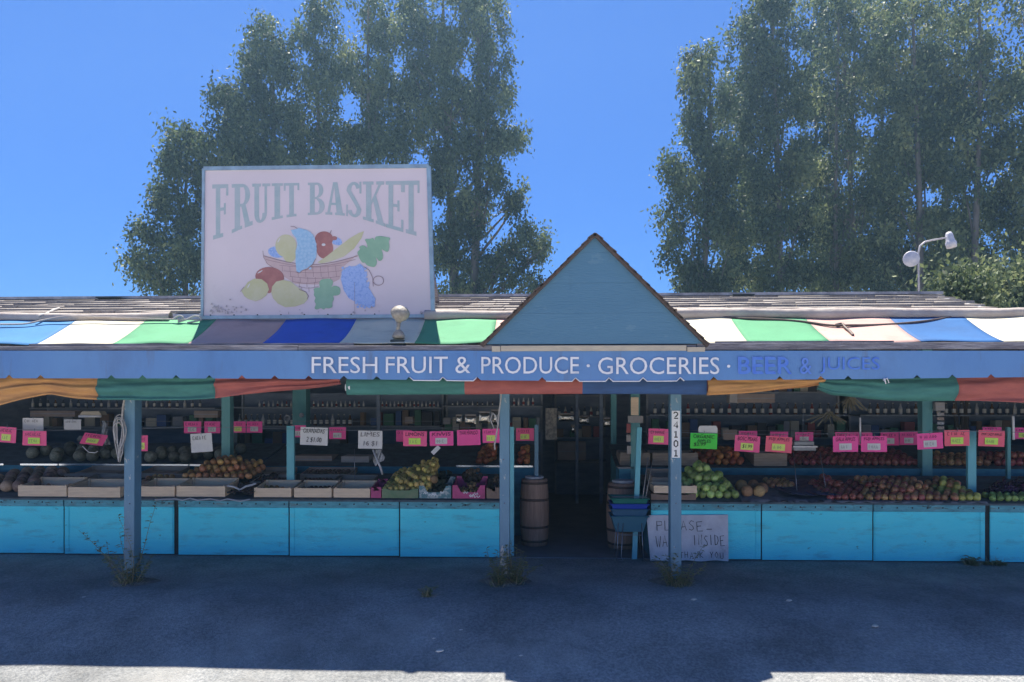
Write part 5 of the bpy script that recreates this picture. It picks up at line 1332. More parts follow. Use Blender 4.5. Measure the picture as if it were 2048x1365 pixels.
m_hoop = mat('barrel_hoop', (0.10, 0.085, 0.085), 0.6, (0.16, 0.10, 0.08), scale=20, metallic=0.5)
barrel(1069, 8.35, 58, 958, 'tall brown oak barrel left of the doorway')
barrel(1246, 8.25, 66, 966, 'tall brown oak barrel behind the shopping baskets')
# hand baskets on a wire stand
YB_ = 7.55
st = thing('basket_stand', 'thin wire stand holding the stacked shopping baskets', 'basket stand', (X(1258, YB_), YB_ + .1, 0))
sx0, sx1, sy0, sy1 = X(1236, YB_), X(1283, YB_), YB_ - 0.02, YB_ + 0.2
zs = Z(1068, YB_)
b = MB()
for (x, y, dx) in ((sx0, sy0, -.02), (sx1, sy0, .02), (sx0, sy1, -.02), (sx1, sy1, .02)):
    b2 = MB(); b2.tube([(x, y, zs + .12), (x + dx * .4, y, zs - .1), (x + dx, y - .01, 0.006)], 0.0045, 6); b2.build('leg', m_wire, st)
b.tube([(sx0, sy0, zs), (sx1, sy0, zs), (sx1, sy1, zs), (sx0, sy1, zs), (sx0, sy0, zs)], 0.004, 6); b.tube([(sx0 + .05, sy0, zs + .12), (sx0 + .03, sy0, .05), (sx0 + .05, sy0, 0.004), (sx0 + .0, sy0, .004)], 0.004, 6)
b.build('wire_frame', m_wire, st)
for k, (y0, y1, m, l) in enumerate(((1062, 1030, mat('basket_teal', (0.01, 0.12, 0.20), 0.45), 'dark teal basket at the bottom of the stack'), (1046, 1016, mat('basket_navy', (0.01, 0.09, 0.19), 0.45), 'navy basket third from the top of the stack'),
      (1032, 1006, mat('basket_blue', (0.008, 0.05, 0.42), 0.4), 'bright blue basket second from the top of the stack'), (1018, 995, mat('basket_green', (0.01, 0.16, 0.13), 0.45), 'dark green basket topmost of the stack'))):
    za, zb = Z(y0, YB_), Z(y1, YB_); z_ = zb; cx = X(1259, YB_); wb = 0.15; wt = 0.185 - 0.0 * k; dp = 0.13
    t = thing('shopping_basket', l, 'basket', (cx, YB_ + .1, za), 'stacked shopping baskets')
    cy = YB_ + .1
    def ring(w, d, z): return [(cx - w, cy - d, z), (cx + w, cy - d, z), (cx + w, cy + d, z), (cx - w, cy + d, z)]
    s_ = 1 - 0.0 * k; wi = wb * (1 - 0.02) + 0.002 * k
    h0 = za - 0.0; top_ = zb
    A0 = ring(wi * .93, dp * .85, h0); A1 = ring(wt, dp + .005 * k, top_); B1 = ring(wt - .006, dp - .004 + .005 * k, top_); B0 = ring(wi * .93 - .006, dp * .85 - .006, h0 + .006)
    b = MB(); b.add(A0 + A1 + B1 + B0, [(0, 3, 2, 1), (0, 1, 5, 4), (1, 2, 6, 5), (2, 3, 7, 6), (3, 0, 4, 7), (4, 5, 9, 8), (5, 6, 10, 9), (6, 7, 11, 10), (7, 4, 8, 11), (8, 9, 13, 12), (9, 10, 14, 13), (10, 11, 15, 14), (11, 8, 12, 15), (12, 13, 14, 15)])
    b.build('tub', m, t)
    b = MB(); R1 = ring(wt + .008, dp + .012 + .005 * k, top_ - .004); b.tube([R1[0], R1[1], R1[2], R1[3], R1[0]], 0.007, 6); b.build('rim', m, t)
    if k == 3:
        b = MB(); b.tube([(cx - wt, cy - dp * .5, top_), (cx - wt * .9, cy - dp * .9, top_ + .012), (cx + wt * .9, cy - dp * .9, top_ + .012), (cx + wt, cy - dp * .5, top_)], 0.004, 6); b.build('handle', m_wire, t)
# hand lettered board
b = MB(); YBd = 7.50
bt = thing('handwritten_board', 'white painted board lettered PLEASE WAIT INSIDE leaning on the counter', 'sign board', (X(1376, YBd), YBd, 0))
p0 = P(1301, 1131, YBd); p1 = P(1457, 1126, YBd); p2 = P(1456, 1030, YBd + .09); p3 = P(1293, 1031, YBd + .09)
p0.z = 0.012; p1.z = 0.02
def bq(u, v): return p0.lerp(p1, u).lerp(p3.lerp(p2, u), v) + Vector((0, 0, 0.006 * math.sin(u * 17) * (1 - v)))
b.grid(bq, 20, 12, 0.012, (0, 1, 0)); b.build('board', mat('board_white', (0.62, 0.62, 0.68), 0.7, (0.50, 0.49, 0.55), scale=7, col3=(0.32, 0.31, 0.35), scale3=5, thr3=(0.55, 0.75), bump=0.2), bt)
b = MB()
O_ = p0 + Vector((0, -0.006, 0)); ux_ = (p1 - p0).normalized(); uy_ = (p3.lerp(p2, .5) - p0.lerp(p1, .5)).normalized(); W_ = (p1 - p0).length; H_ = (p3 - p0).length
def stroke_text(s_, x0, y0, w, h, pwid=0.006):
    SG = {'P': [[(0, 0), (0, 1), (.7, .95), (.75, .6), (0, .5)]], 'L': [[(0, 1), (0, 0), (.7, .02)]], 'E': [[(.8, 1), (0, .95), (.02, 0), (.85, .02)], [(0, .5), (.6, .55)]], 'A': [[(0, 0), (.42, 1), (.8, 0)], [(.15, .35), (.65, .4)]],
          'S': [[(.75, .9), (.4, 1), (.05, .75), (.6, .4), (.7, .15), (.35, 0), (0, .12)]], 'W': [[(0, 1), (.2, 0), (.42, .7), (.62, 0), (.85, 1)]], 'I': [[(.3, 1), (.3, 0)]], 'T': [[(.4, 1), (.4, 0)], [(0, 1), (.85, .97)]],
          'N': [[(0, 0), (.03, 1), (.65, 0), (.7, 1)]], 'D': [[(0, 0), (0, 1), (.6, .8), (.7, .4), (.4, .05), (0, 0)]], 'H': [[(0, 1), (0, 0)], [(.65, 1), (.65, 0)], [(0, .5), (.65, .5)]], 'K': [[(0, 1), (0, 0)], [(.65, 1), (0, .45), (.7, 0)]],
          'Y': [[(0, 1), (.35, .5)], [(.7, 1), (.35, .5), (.3, 0)]], 'O': [[(.35, 1), (0, .5), (.35, 0), (.7, .5), (.35, 1)]], 'U': [[(0, 1), (.05, .1), (.4, 0), (.68, .15), (.7, 1)]], '-': [[(0, .5), (.8, .5)]], ' ': []}
    n = len(s_); cw = w / n
    for i, ch in enumerate(s_):
        for st_ in SG.get(ch, []): pen(b, [(x0 + i * cw + a * cw * .85, y0 + c * h + .006 * math.sin(i * 2.2)) for a, c in st_], O_, ux_, uy_, pwid)
stroke_text('PLEASE', W_ * .10, H_ * .66, W_ * .62, H_ * .21); stroke_text('-', W_ * .74, H_ * .64, W_ * .1, H_ * .1)
stroke_text('WAIT', W_ * .08, H_ * .30, W_ * .34, H_ * .24); stroke_text('INSIDE', W_ * .56, H_ * .34, W_ * .42, H_ * .22)
stroke_text('THANK YOU', W_ * .38, H_ * .06, W_ * .58, H_ * .13, .005)
b.build('lettering', m_black, bt)
bpy.context.view_layer.update()
# sticks leaning by the counter
line('thin pale stick leaning on the right counter end', [P(1285, 1000, 7.56), P(1296, 915, 7.9)], 0.005, m_rope, 'stick', 'leaning_stick')
line('second thin stick leaning beside the first one at the counter end', [P(1290, 1002, 7.56), P(1306, 918, 7.9)], 0.004, m_rope, 'stick', 'leaning_stick')

# ================================================================ HANGING THINGS
# rope coil on the left post
random.seed(9)
rp = thing('rope_coil', 'tangled grey rope coil hanging beside the left blue post', 'rope', P(240, 900, 6.42))
b = MB(); b.tube([P(px, py, 6.40) for px, py in ((241, 760), (240, 772), (244, 785), (249, 798), (246, 815), (244, 840), (247, 865), (247, 885))], 0.009, 6); b.build('hanging_cord', m_rope, rp)
for k in range(6):
    b = MB(); cx = 240 + random.uniform(-4, 3); pts = []; wx = random.uniform(3, 9); hy = random.uniform(26, 52); ph = random.uniform(0, 6); cy = 858 + hy * .35 + random.uniform(0, 8)
    for i in range(29):
        a = 2 * math.pi * i / 28; pts.append(P(cx + wx * math.sin(a) * (1.25 - .6 * math.cos(a)) + 1.8 * math.sin(2 * a + ph), cy + hy * math.cos(a + math.pi) * -1, 6.37 + 0.008 * k + 0.012 * math.sin(a * 2 + ph)))
    b.tube(pts, 0.0048, 6); b.build('loop', m_rope, rp)
b = MB(); b.tube([P(247, 885, 6.4), P(245, 905, 6.4), P(239, 925, 6.4), P(237, 915, 6.4), P(241, 895, 6.4)], 0.006, 6); b.build('loose_end', m_rope, rp)
t = thing('frayed_rope', 'frayed pale cord hanging down the face of the entrance post', 'cord', P(1000, 770, 6.5))
b = MB(); b.tube([P(px, py, 6.10 if i < 1 else 6.5) for i, (px, py) in enumerate(((1001, 768), (1003, 775), (1001, 805), (998, 825), (996, 850), (992, 875), (989, 890), (990, 900)))], 0.007, 6); b.build('hanging_cord', m_rope, t)
b = MB(); b.tube([P(985, 826, 6.5), P(981, 840, 6.5), P(988, 858, 6.48), P(996, 850, 6.5), P(991, 832, 6.5), P(985, 826, 6.5)], 0.006, 6); b.build('loop', m_rope, t)
# fluorescent tube and small lamp fittings
def fixture(px0, px1, py, Y, label, h=8):
    t = thing('tube_light', label, 'tube light', P((px0 + px1) / 2, py, Y))
    a = P(px0, py, Y); c = P(px1, py, Y)
    b = MB(); hh = h * Y / F; b.prism([(0, 0), (c.x - a.x, 0), (c.x - a.x - .03, hh), (.03, hh)], (a.x, Y, a.z), (1, 0, 0), (0, 0, 1), 0.12); b.build('housing', m_cream, t)
    b = MB(); b.tube([(a.x, Y - .01, a.z - .012), (c.x, Y - .01, a.z - .012)], 0.014, 10); b.build('tube', m_white, t)
    b = MB(); b.tube([(a.x + .05, Y + .05, a.z + hh), (a.x + .05, Y + .05, 2.24)], .002, 4); b.tube([(c.x - .05, Y + .05, a.z + hh), (c.x - .05, Y + .05, 2.24)], .002, 4); b.build('chain', m_wire, t)
    return t
fixture(159, 203, 831, 8.3, 'short fluorescent lamp hanging in the left bay')
t = thing('hanging_scale', 'grey hanging scale tray with a bright edge in the right bay', 'scale', P(1606, 905, 8.2))
a = P(1584, 901, 8.2); c = P(1628, 901, 8.2)
b = MB(); b.box((a.x, 8.14, a.z), (c.x, 8.34, a.z + .035)); b.build('tray', m_shelf, t, bevel=0.004)
b = MB(); b.box((a.x - .01, 8.125, a.z + .036), (c.x + .01, 8.139, a.z + .052)); b.build('bright_edge', m_white, t)
b = MB(); b.box((a.x + .01, 8.16, a.z + .053), (c.x - .01, 8.32, a.z + .10)); b.build('body', m_shelf, t, bevel=0.006)
for pa, pb in (((1587, 905), (1594, 982)), ((1640, 905), (1652, 980))):
    b = MB(); b.tube([P(pa[0], pa[1], 8.2), P(pb[0], pb[1], 7.95)], .004, 5); b.build('chain', m_wire, t)
b = MB(); b.tube([P(1606, 880, 8.24), P(1606, 800, 8.24)], .003, 5); b.build('suspension_wire', m_wire, t)
for (px, p0_, p1_, l) in ((1720, 836, 866, 'white plastic tube standing above the magenta cards'), (2026, 833, 858, 'thick white plastic tube near the right edge of the photo')):
    line(l, [P(px, p0_, 7.85), P(px + 1, p1_ + 22, 7.85)], 0.013 if px > 2000 else 0.010, m_white, 'tube', 'plastic_tube')
# produce bags on a roll
t = thing('plastic_bag_roll', 'clear plastic produce bags trailing from below the LIMES card', 'plastic bags', P(752, 905, 7.86))
b = MB(); b.sm = True
b.grid(lambda u, v: P(745 + 20 * u + 4 * v + 2 * math.sin(u * 9 + v * 7), 899 + 34 * v * (1 - .4 * u), 7.86 + .015 * math.sin(u * 14 + v * 9)), 14, 12, .001, (0, 1, 0)); b.build('loose_bags', mat('clear_bag', (0.34, 0.36, 0.40), 0.25, (0.16, 0.17, 0.2), scale=18, thr=(.4, .6)), t)
b = MB(); b.tube([P(746, 900, 7.85), P(754, 920, 7.85), P(762, 938, 7.85), P(765, 950, 7.86)], [.012, .010, .014, .008], 6); b.build('twisted_bag', m_bagw, t)
line('thin vertical wire between flats in the left bay holding a card', [P(709, 898, 7.9), P(709, 962, 7.9)], .003)
b = MB(); q = P(170, 880, 7.9); b.obox(q, (.07, 0, -.018), (0, .03, .02), (.0, -.006, .010)); tag(b.build('foil_tray', m_alu), 'small shiny foil tray beside the tipped back pink card', 'tray')
t = thing('wire_hook', 'bent white wire handle below the tipped back pink card', 'wire', P(175, 905, 7.8)); b = MB(); b.tube([P(165, 893, 7.8), P(172, 900, 7.8), P(178, 905, 7.8), P(190, 906, 7.8), P(196, 903, 7.8)], .004, 5); b.build('bent_wire', m_white, t)
b = MB(); b.sm = True; b.grid(lambda u, v: P(201 + 12 * u + 6 * v + 2 * math.sin(v * 8), 842 + 48 * v, 8.1 + .03 * math.sin(u * 7 + v * 3)), 6, 12, .001, (0, 1, 0)); tag(b.build('clear_plastic_bag', MATS['clear_bag']), 'limp clear bag hanging under the fluorescent lamp', 'plastic bag')

# ================================================================ INTERIOR SHELVING with stock
def shelf_unit(px0, px1, Y, levels, label, depth=0.4, top=None):
    x0, x1 = X(px0, Y), X(px1, Y)
    t = thing('shelf_unit', label, 'shelves', ((x0 + x1) / 2, Y, 0))
    for z in levels:
        b = MB(); b.box((x0, Y, z - .02), (x1, Y + depth, z)); b.build('shelf_board', m_shelf, t)
    for x in (x0, x1 - .03):
        b = MB(); b.box((x - 0.001, Y + depth + .001, 0.004), (x + .031, Y + depth + .03, max(levels) + .25)); b.build('upright', m_shelf, t)
    b = MB(); b.box((x0, Y + depth + .031, 0.004), (x1, Y + depth + .04, max(levels) + .22)); b.build('back_board', m_wallin, t)
    return t
YI = 11.4
LV = [Z(815, YI), 1.22, 0.9, 0.55]
shelf_unit(462, 880, YI, LV, 'long interior shelf unit with a row of bottles on its top board, left bay')
shelf_unit(-20, 430, YI, [1.5, 1.2, 0.85, 0.5], 'dim interior shelf unit behind the rear melons, far left')
shelf_unit(885, 1085, YI, [Z(812, YI), 1.15, 0.8, .4], 'interior shelf unit with bottles and added foil glints behind the entrance post')
shelf_unit(1300, 1700, YI, [1.75, 1.4, 1.05, 0.7], 'dim interior shelf unit behind the green card, right bay')
shelf_unit(1720, 2300, YI, [1.7, 1.4, 1.05, 0.7], 'dim interior shelf unit at the far right')
shelf_unit(1110, 1215, 12.3, [1.7, 1.35, 1.0, .6], 'narrow shelf unit at the far end of the doorway aisle')
MBT = [mat('bottle_amber', (0.20, 0.11, 0.06), 0.2), mat('bottle_pale', (0.78, 0.75, 0.68), 0.3), mat('bottle_grey', (0.58, 0.58, 0.62), 0.3), mat('bottle_red', (0.30, 0.05, 0.05), 0.3), mat('bottle_dark', (0.15, 0.17, 0.20), 0.2)]
mlabel = mat('bottle_label', (0.75, 0.72, 0.66), 0.6); mcap = mat('bottle_cap', (0.45, 0.42, 0.38), 0.4)
BP = {}
def bottle(x, Y, z, k, h, label, group):
    key = (k,)
    if key not in BP:
        t = thing('bottle', label, 'bottle', (0, 0, 0), group)
        b = MB(); b.lathe([(.026, 0), (.03, .01), (.03, .11), (.014, .15), (.012, .18)], (0, 0, 0), 12); b.build('body', MBT[k], t)
        b = MB(); b.lathe([(.0305, .03), (.0308, .035), (.0308, .095), (.0305, .10)], (0, 0, 0), 12); b.build('paper_label', mlabel if k != 1 else MBT[3], t)
        b = MB(); b.lathe([(.014, .181), (.014, .20), (0, .201)], (0, 0, 0), 10); b.build('cap', mcap, t)
        BP[key] = t; t.location = (x, Y, z); t.scale = (h, h, h); return t
    c = copy_thing(BP[key], (x, Y, z), label, scl=h, group=group); return c
random.seed(77)
kinds5 = ['amber', 'pale', 'grey', 'red', 'dark']
def brow(px0, px1, n, Y, z, h, where, grp, pick):
    for i in range(n):
        px = px0 + (px1 - px0) * i / (n - 1); k = pick[i % len(pick)]
        bottle(X(px, Y), Y, z + .001, k, h, '%s bottle %s' % (kinds5[k], where), grp + ', ' + kinds5[k])
brow(519, 727, 24, YI + .08, LV[0], .50, 'on the long top shelf left of the roller end', 'bottles on the long top shelf', (2, 1, 2, 2, 1, 2, 3, 2))
brow(757, 876, 16, YI + .08, LV[0] + .0, .46, 'on the top shelf right of the roller end', 'bottles right of the roller end', (2, 1, 1, 2))
brow(905, 985, 9, YI + .08, Z(812, YI), .36, 'on the shelf left of the entrance post', 'bottles left of the entrance post', (4, 2, 0))
brow(1028, 1066, 5, YI + .08, Z(812, YI), .62, 'on the shelf right of the entrance post', 'bottles right of the entrance post', (1, 2))
brow(480, 700, 20, YI + .08, 1.22, .9, 'on the middle shelf of the left bay', 'bottles on the middle shelf', (4, 0, 4, 4, 2, 4))
brow(20, 400, 26, YI + .08, 1.5, .7, 'on the dim far left shelf', 'bottles on the far left shelf', (4, 0, 4, 2, 4))
brow(1310, 1690, 24, YI + .08, 1.4, .9, 'on the dim shelf behind the green card', 'bottles behind the green card', (4, 4, 0, 4, 3))
brow(1740, 2060, 22, YI + .08, 1.4, .9, 'on the dim shelf at the far right', 'bottles at the far right', (4, 0, 4, 4, 2))
brow(1118, 1208, 8, 12.36, 1.35, .8, 'on the shelf at the end of the doorway aisle', 'bottles at the end of the aisle', (4, 1, 4, 2))
def stock(px0, px1, Y, z, where, grp, hmax):
    px = px0; k = 0
    while px < px1 - 6:
        w = random.uniform(9, 22); h = random.uniform(.4, 1) * hmax; a = X(px, Y); c = X(min(px + w - 1, px1), Y); m = random.choice(MST)
        b = MB(); b.box((a, Y, z + .002), (c, Y + .14, z + h)); o = b.build('grocery_packet', [m, mlabel])
        tag(o, 'dim ' + m.name.replace('stock_', '') + ' packet among groceries ' + where, 'packet', grp + ', ' + m.name.replace('stock_', ''))
        px += w + random.choice((0, 0, 1, 4, 12)); k += 1
MST = [mat('stock_brown', (0.25, 0.17, 0.12), 0.7), mat('stock_grey', (0.30, 0.31, 0.34), 0.7), mat('stock_red', (0.30, 0.07, 0.07), 0.6), mat('stock_blue', (0.06, 0.12, 0.30), 0.6), mat('stock_cream', (0.50, 0.46, 0.38), 0.7), mat('stock_black', (0.05, 0.05, 0.06), 0.6), mat('stock_green', (0.07, 0.2, 0.12), 0.6)]
stock(-10, 425, YI + .1, 1.2, 'on the far left shelf', 'groceries on the far left shelf', .22)
stock(465, 700, YI + .22, 0.9, 'behind the short teal slat', 'groceries behind the teal slat', .25)
stock(705, 878, YI + .1, 1.22, 'behind the LIMES card', 'groceries behind the LIMES card', .26)
stock(890, 1080, YI + .1, 1.15, 'behind the entrance post', 'groceries behind the entrance post', .24)
stock(1305, 1695, YI + .1, 1.05, 'behind the oranges', 'groceries behind the oranges', .28)
stock(1305, 1695, YI + .1, 1.75, 'high in the right bay', 'groceries high in the right bay', .2)
stock(1725, 2090, YI + .1, 1.05, 'behind the right coral cards', 'groceries behind the coral cards', .28)
stock(1725, 2090, YI + .1, 1.7, 'high at the far right', 'groceries high at the far right', .2)
stock(1113, 1212, 12.36, 1.0, 'at the end of the aisle', 'groceries at the end of the aisle', .28)
# boxes, foil pouches added as bright reflections
def ibox(px0, px1, py0, py1, Y, m, label, d=.15, name='cardboard_box', cat='box'):
    a = P(px0, py1, Y); c = P(px1, py0, Y); t = thing(name, label, cat, ((a.x + c.x) / 2, Y, a.z))
    b = MB(); b.box((a.x, Y, a.z), (c.x, Y + d, c.z)); b.build('carton', m, t, bevel=.004)
    b = MB(); b.box((a.x + .001, Y - .0015, (a.z + c.z) / 2 - .004), (c.x - .001, Y - .0001, (a.z + c.z) / 2 + .004)); b.build('tape', m_shelf, t); return t
m_bx = mat('dim_box', (0.38, 0.30, 0.26), 0.85, (0.28, 0.22, 0.20), scale=6); m_bxp = mat('pale_box', (0.40, 0.37, 0.36), 0.8, (0.28, 0.26, 0.27), scale=8)
ibox(1475, 1550, 788, 806, 9.6, m_bx, 'long brown box high up behind the yellow swag', name='cardboard_box')
ibox(1459, 1475, 788, 806, 8.9, m_bxp, 'small pale box high up beside the brown box')
ibox(682, 738, 913, 927, 9.0, m_bxp, 'flat grey box on the rear tier under the LIMES card', .3)
ibox(588, 664, 912, 926, 9.05, m_bx, 'low grey box on the rear tier right of the short teal slat', .3)
ibox(1871, 1890, 805, 822, 8.74, m_bxp, 'pale electrical box on the upper part of the right interior post', .05, 'electrical_box', 'electrical box')
t = thing('sticker_strip', 'column of faded stickers on the right interior post', 'stickers', P(1881, 845, 8.76))
for k in range(4):
    b = MB(); a = P(1874, 826 + k * 9, 8.775); c = P(1888, 832 + k * 9, 8.775); b.box((a.x, 8.77, c.z), (c.x, 8.775, a.z)); b.build('sticker', (m_bxp, m_bx, m_shelf, m_bxp)[k], t)
b = MB(); a = P(1256, 846, 8.5); c = P(1286, 832, 8.5); b.box((a.x, 8.49, a.z), (c.x, 8.51, c.z)); t = b.build('small_plaque', m_bxp); tag(t, 'small pale plaque on the interior post right of the doorway', 'plaque')
b = MB(); a = P(1262, 831, 8.52); c = P(1277, 795, 8.52); b.box((a.x, 8.515, a.z), (c.x, 8.55, c.z)); tag(b.build('wooden_cleat', m_wood), 'orange brown timber cleat above the small plaque', 'timber')
for k, (px, y0, y1) in enumerate(((1257, 848, 866), (1257, 870, 884), (1258, 892, 908))):
    b = MB(); a = P(px - 4, y1, 8.45); c = P(px + 4, y0, 8.45); b.box((a.x, 8.44, a.z), (c.x, 8.47, c.z)); tag(b.build('hanging_packet', (MATS['bottle_red'], m_bxp, m_bxp)[k]), ('small red packet hanging below the plaque', 'dull packet hanging below the red packet', 'lowest dull packet on the string below the plaque')[k], 'packet')
ibox(1115, 1172, 885, 921, 11.9, m_bx, 'large dim brown box standing in the doorway aisle', .3)
b = MB(); a = P(1091, 880, 10.2); c = P(1114, 817, 10.2); b.box((a.x, 10.2, a.z), (c.x, 10.206, c.z)); po = b.build('aisle_poster', mat('poster_paper', (0.36, 0.33, 0.28), 0.7, (0.16, 0.15, 0.16), scale=16, thr=(.42, .58))); tag(po, 'long faded poster hanging in the doorway', 'poster')
b = MB(); b.tube([((a.x + c.x) / 2, 10.203, c.z), ((a.x + c.x) / 2, 10.203, 2.1)], .003, 4); tag(b.build('poster_string', m_wire), 'string holding the faded doorway poster', 'string')
m_foil = mat('glint_foil', (0.75, 0.72, 0.66), 0.18, (0.5, 0.45, 0.4), scale=9, metallic=1.0, bump=1.0, bscale=25)
random.seed(31)
def packet(px0, px1, py0, py1, Y, label):  # foil pouch added to catch light where glass reflections would show
    a = P(px0, py1, Y); c = P(px1, py0, Y); w, h = c.x - a.x, c.z - a.z
    t = thing('foil_glint', label, 'packet', (a.x + w / 2, Y, a.z), 'added foil glints in place of glass reflections')
    b = MB(); b.sm = True; s_ = random.random() * 9
    def fr_(u, v, sg): 
        k = (math.sin(math.pi * u) * math.sin(math.pi * v)) ** .6 * .03 + .006 * noise.noise(Vector((u * 5 + s_, v * 5, sg)))
        return (a.x + w * u, Y - sg * k, a.z + h * v)
    b.grid(lambda u, v: fr_(u, v, 1), 8, 8); b.grid(lambda u, v: fr_(1 - u, v, -1), 8, 8); b.build('pouch', m_foil, t)
    b = MB(); b.box((a.x, Y - .002, c.z), (c.x, Y + .002, c.z + .02)); b.build('top_seal', m_bxp, t)
for q in ((912, 924, 832, 848, 9.7, 'small added foil glint, leftmost of those above the THAI MANGO card'), (930, 952, 832, 850, 9.7, 'wide added foil glint second from left above the THAI MANGO card'), (958, 979, 826, 847, 9.7, 'wide added foil glint directly left of the entrance cord loop'),
          (982, 998, 822, 850, 9.9, 'tall added foil glint behind the entrance cord loop'), (1117, 1148, 829, 843, 11.2, 'wide added foil glint right of the doorway poster'), (1158, 1178, 834, 848, 11.4, 'added foil glint in the middle of the doorway'),
          (1207, 1222, 838, 855, 11.0, 'added foil glint on the right side of the doorway'), (1142, 1150, 852, 866, 11.0, 'tiny added foil glint low in the doorway')): packet(*q)
ibox(810, 826, 834, 848, 10.8, m_bx, 'small brown box on the shelf above the LIMONS card'); ibox(886, 900, 836, 849, 10.8, m_bxp, 'small mauve box on the shelf above the KIWIS card')
ibox(388, 436, 822, 836, 10.4, m_bx, 'cluttered box on the dim shelf left of the interior post', .2); ibox(60, 150, 822, 834, 10.6, m_bx, 'long dim box on the far left shelf', .2)
t = thing('tape_roll', 'grey ring shaped tape roll hanging left of the teal interior post', 'tape', P(574, 837, 9.8)); b = MB(); q = P(574, 837, 9.8)
b.lathe([(.025, -.02), (.045, -.02), (.045, .02), (.025, .02), (.025, -.02)], q, 18, axis=(0.3, -1, 0)); b.build('ring', m_shelf, t)
b = MB(); b.sm = True; q = P(603, 831, 10.3); b.lathe([(0, -.035), (.025, -.025), (.035, 0), (.025, .025), (0, .035)], q, 14); tag(b.build('round_lamp_bulb', m_bagw), 'small round pale bulb on the teal interior post', 'bulb')
t = thing('floor_bin', 'turquoise bin with pale rim right of the doorway', 'bin', (X(1252, 8.7), 8.7, 0)); b = MB(); a = P(1238, 960, 8.62); c = P(1266, 938, 8.62); b.box((a.x, 8.62, .004), (c.x, 8.8, c.z)); b.build('tub', m_tealdark, t); b = MB(); b.box((a.x - .01, 8.60, c.z + .001), (c.x + .01, 8.82, c.z + .02)); b.build('rim', m_bxp, t)
# leaves that hang from the ceiling (dried flowers)
for (px, py, l) in ((1660, 835, 'dried flower bunch hanging in the dim right bay'), (1700, 806, 'pale dried tuft hanging from the green swag')):
    t = thing('dried_bunch', l, 'dried flowers', P(px, py, 9.0)); b = MB()
    for _ in range(40):
        a = P(px + random.gauss(0, 4), py - 10, 9.0); e = P(px + random.gauss(0, 16), py + random.uniform(0, 20), 9.0 + random.uniform(-.08, .08)); s_ = Vector((random.uniform(-.012, .012), 0, .012))
        b.add([a, a + s_, e + s_, e], [(0, 1, 2, 3)])
    b.build('stems', mat('dried_stem', (0.22, 0.2, 0.14), 0.9), t)
# ================================================================ WEEDS AT THE POSTS
m_weed = mat('weed_leaf', (0.16, 0.20, 0.09), 0.6, (0.26, 0.27, 0.14), scale=30, trans=0.2)
m_wstem = mat('weed_stem', (0.20, 0.17, 0.10), 0.8)
m_dry = mat('dry_grass', (0.34, 0.30, 0.20), 0.9)
def weed(px, Y, label, stems, group='weeds growing at the posts', rad=.08, hmax=.8, cat='weed', lean=0.0, ls=1.0):
    c = Vector((X(px, Y), Y, terr(X(px, Y), Y) if Y < 7.3 else 0.0)); t = thing('weed_plant', label, cat, c, group)
    bs, bl, bd = MB(), MB(), MB()
    for s_ in range(stems):
        a = random.uniform(0, 6.28); h = hmax * random.uniform(.35, 1) * (0.6 + .4 * random.random())
        p = c + Vector((math.cos(a) * rad * random.random(), math.sin(a) * rad * random.random() * .6 - .03, -.005)); d = Vector((math.cos(a) * .35 + lean + random.gauss(0, .12), math.sin(a) * .2 - .08, 1)).normalized()
        pts = [p.copy()]; n = 7
        for k in range(n):
            d = (d + Vector((random.gauss(0, .10), random.gauss(0, .06), -.04))).normalized(); p = p + d * h / n; pts.append(p.copy())
        bs.tube(pts, [.0035 * (1 - .7 * k / n) for k in range(n + 1)], 4)
        for k in range(1, n + 1):
            for j in range(5):
                q = pts[k] + (pts[k - 1] - pts[k]) * random.random(); an = random.uniform(0, 6.28); L = random.uniform(.03, .06) * ls; o = Vector((math.cos(an), math.sin(an), random.uniform(-.1, .6))).normalized()
                w = o.cross(Vector((0, 0, 1))).normalized() * L * .2
                bl.add([q, q + o * L * .5 + w, q + o * L - Vector((0, 0, L * .2)), q + o * L * .5 - w], [(0, 1, 2, 3)])
    for _ in range(stems * 4):
        a = random.uniform(0, 6.28); q = c + Vector((math.cos(a) * rad * 1.5 * random.random(), math.sin(a) * rad * random.random() - .04, -.01)); e = q + Vector((random.gauss(0, .06), random.gauss(0, .04), random.uniform(.02, .11)))
        w = Vector((.003, 0, 0)); bd.add([q - w, q + w, e], [(0, 1, 2)])
    bs.build('stems', m_wstem, t); bl.build('leaves', m_weed, t); bd.build('dry_blades', m_dry, t); return t
random.seed(12)
weed(258, 6.40, 'tall thin weed with sparse leaves climbing left of the rope post', 8, rad=.07, hmax=.95, lean=-.08)
weed(272, 6.46, 'low leafy weed on the right side of the rope post foot', 8, rad=.07, hmax=.45, lean=.05)
weed(1000, 6.55, 'bushy weed on the left side of the peeling entrance post', 11, rad=.06, hmax=.40)
weed(1030, 6.60, 'bushy flowering weed leaning right at the peeling entrance post', 13, rad=.06, hmax=.50, lean=.18)
weed(1352, 6.60, 'bushy weed wrapped round the foot of the numbered post', 14, rad=.09, hmax=.50)
weed(856, 6.2, 'small lone weed sprouting from the open asphalt', 4, rad=.03, hmax=.12, ls=.8)
weed(1940, 7.56, 'dry little weed at the base of the right counter', 7, rad=.06, hmax=.12)
weed(1985, 7.56, 'low dry litter of weeds beside the dark counter joint', 6, rad=.10, hmax=.07)
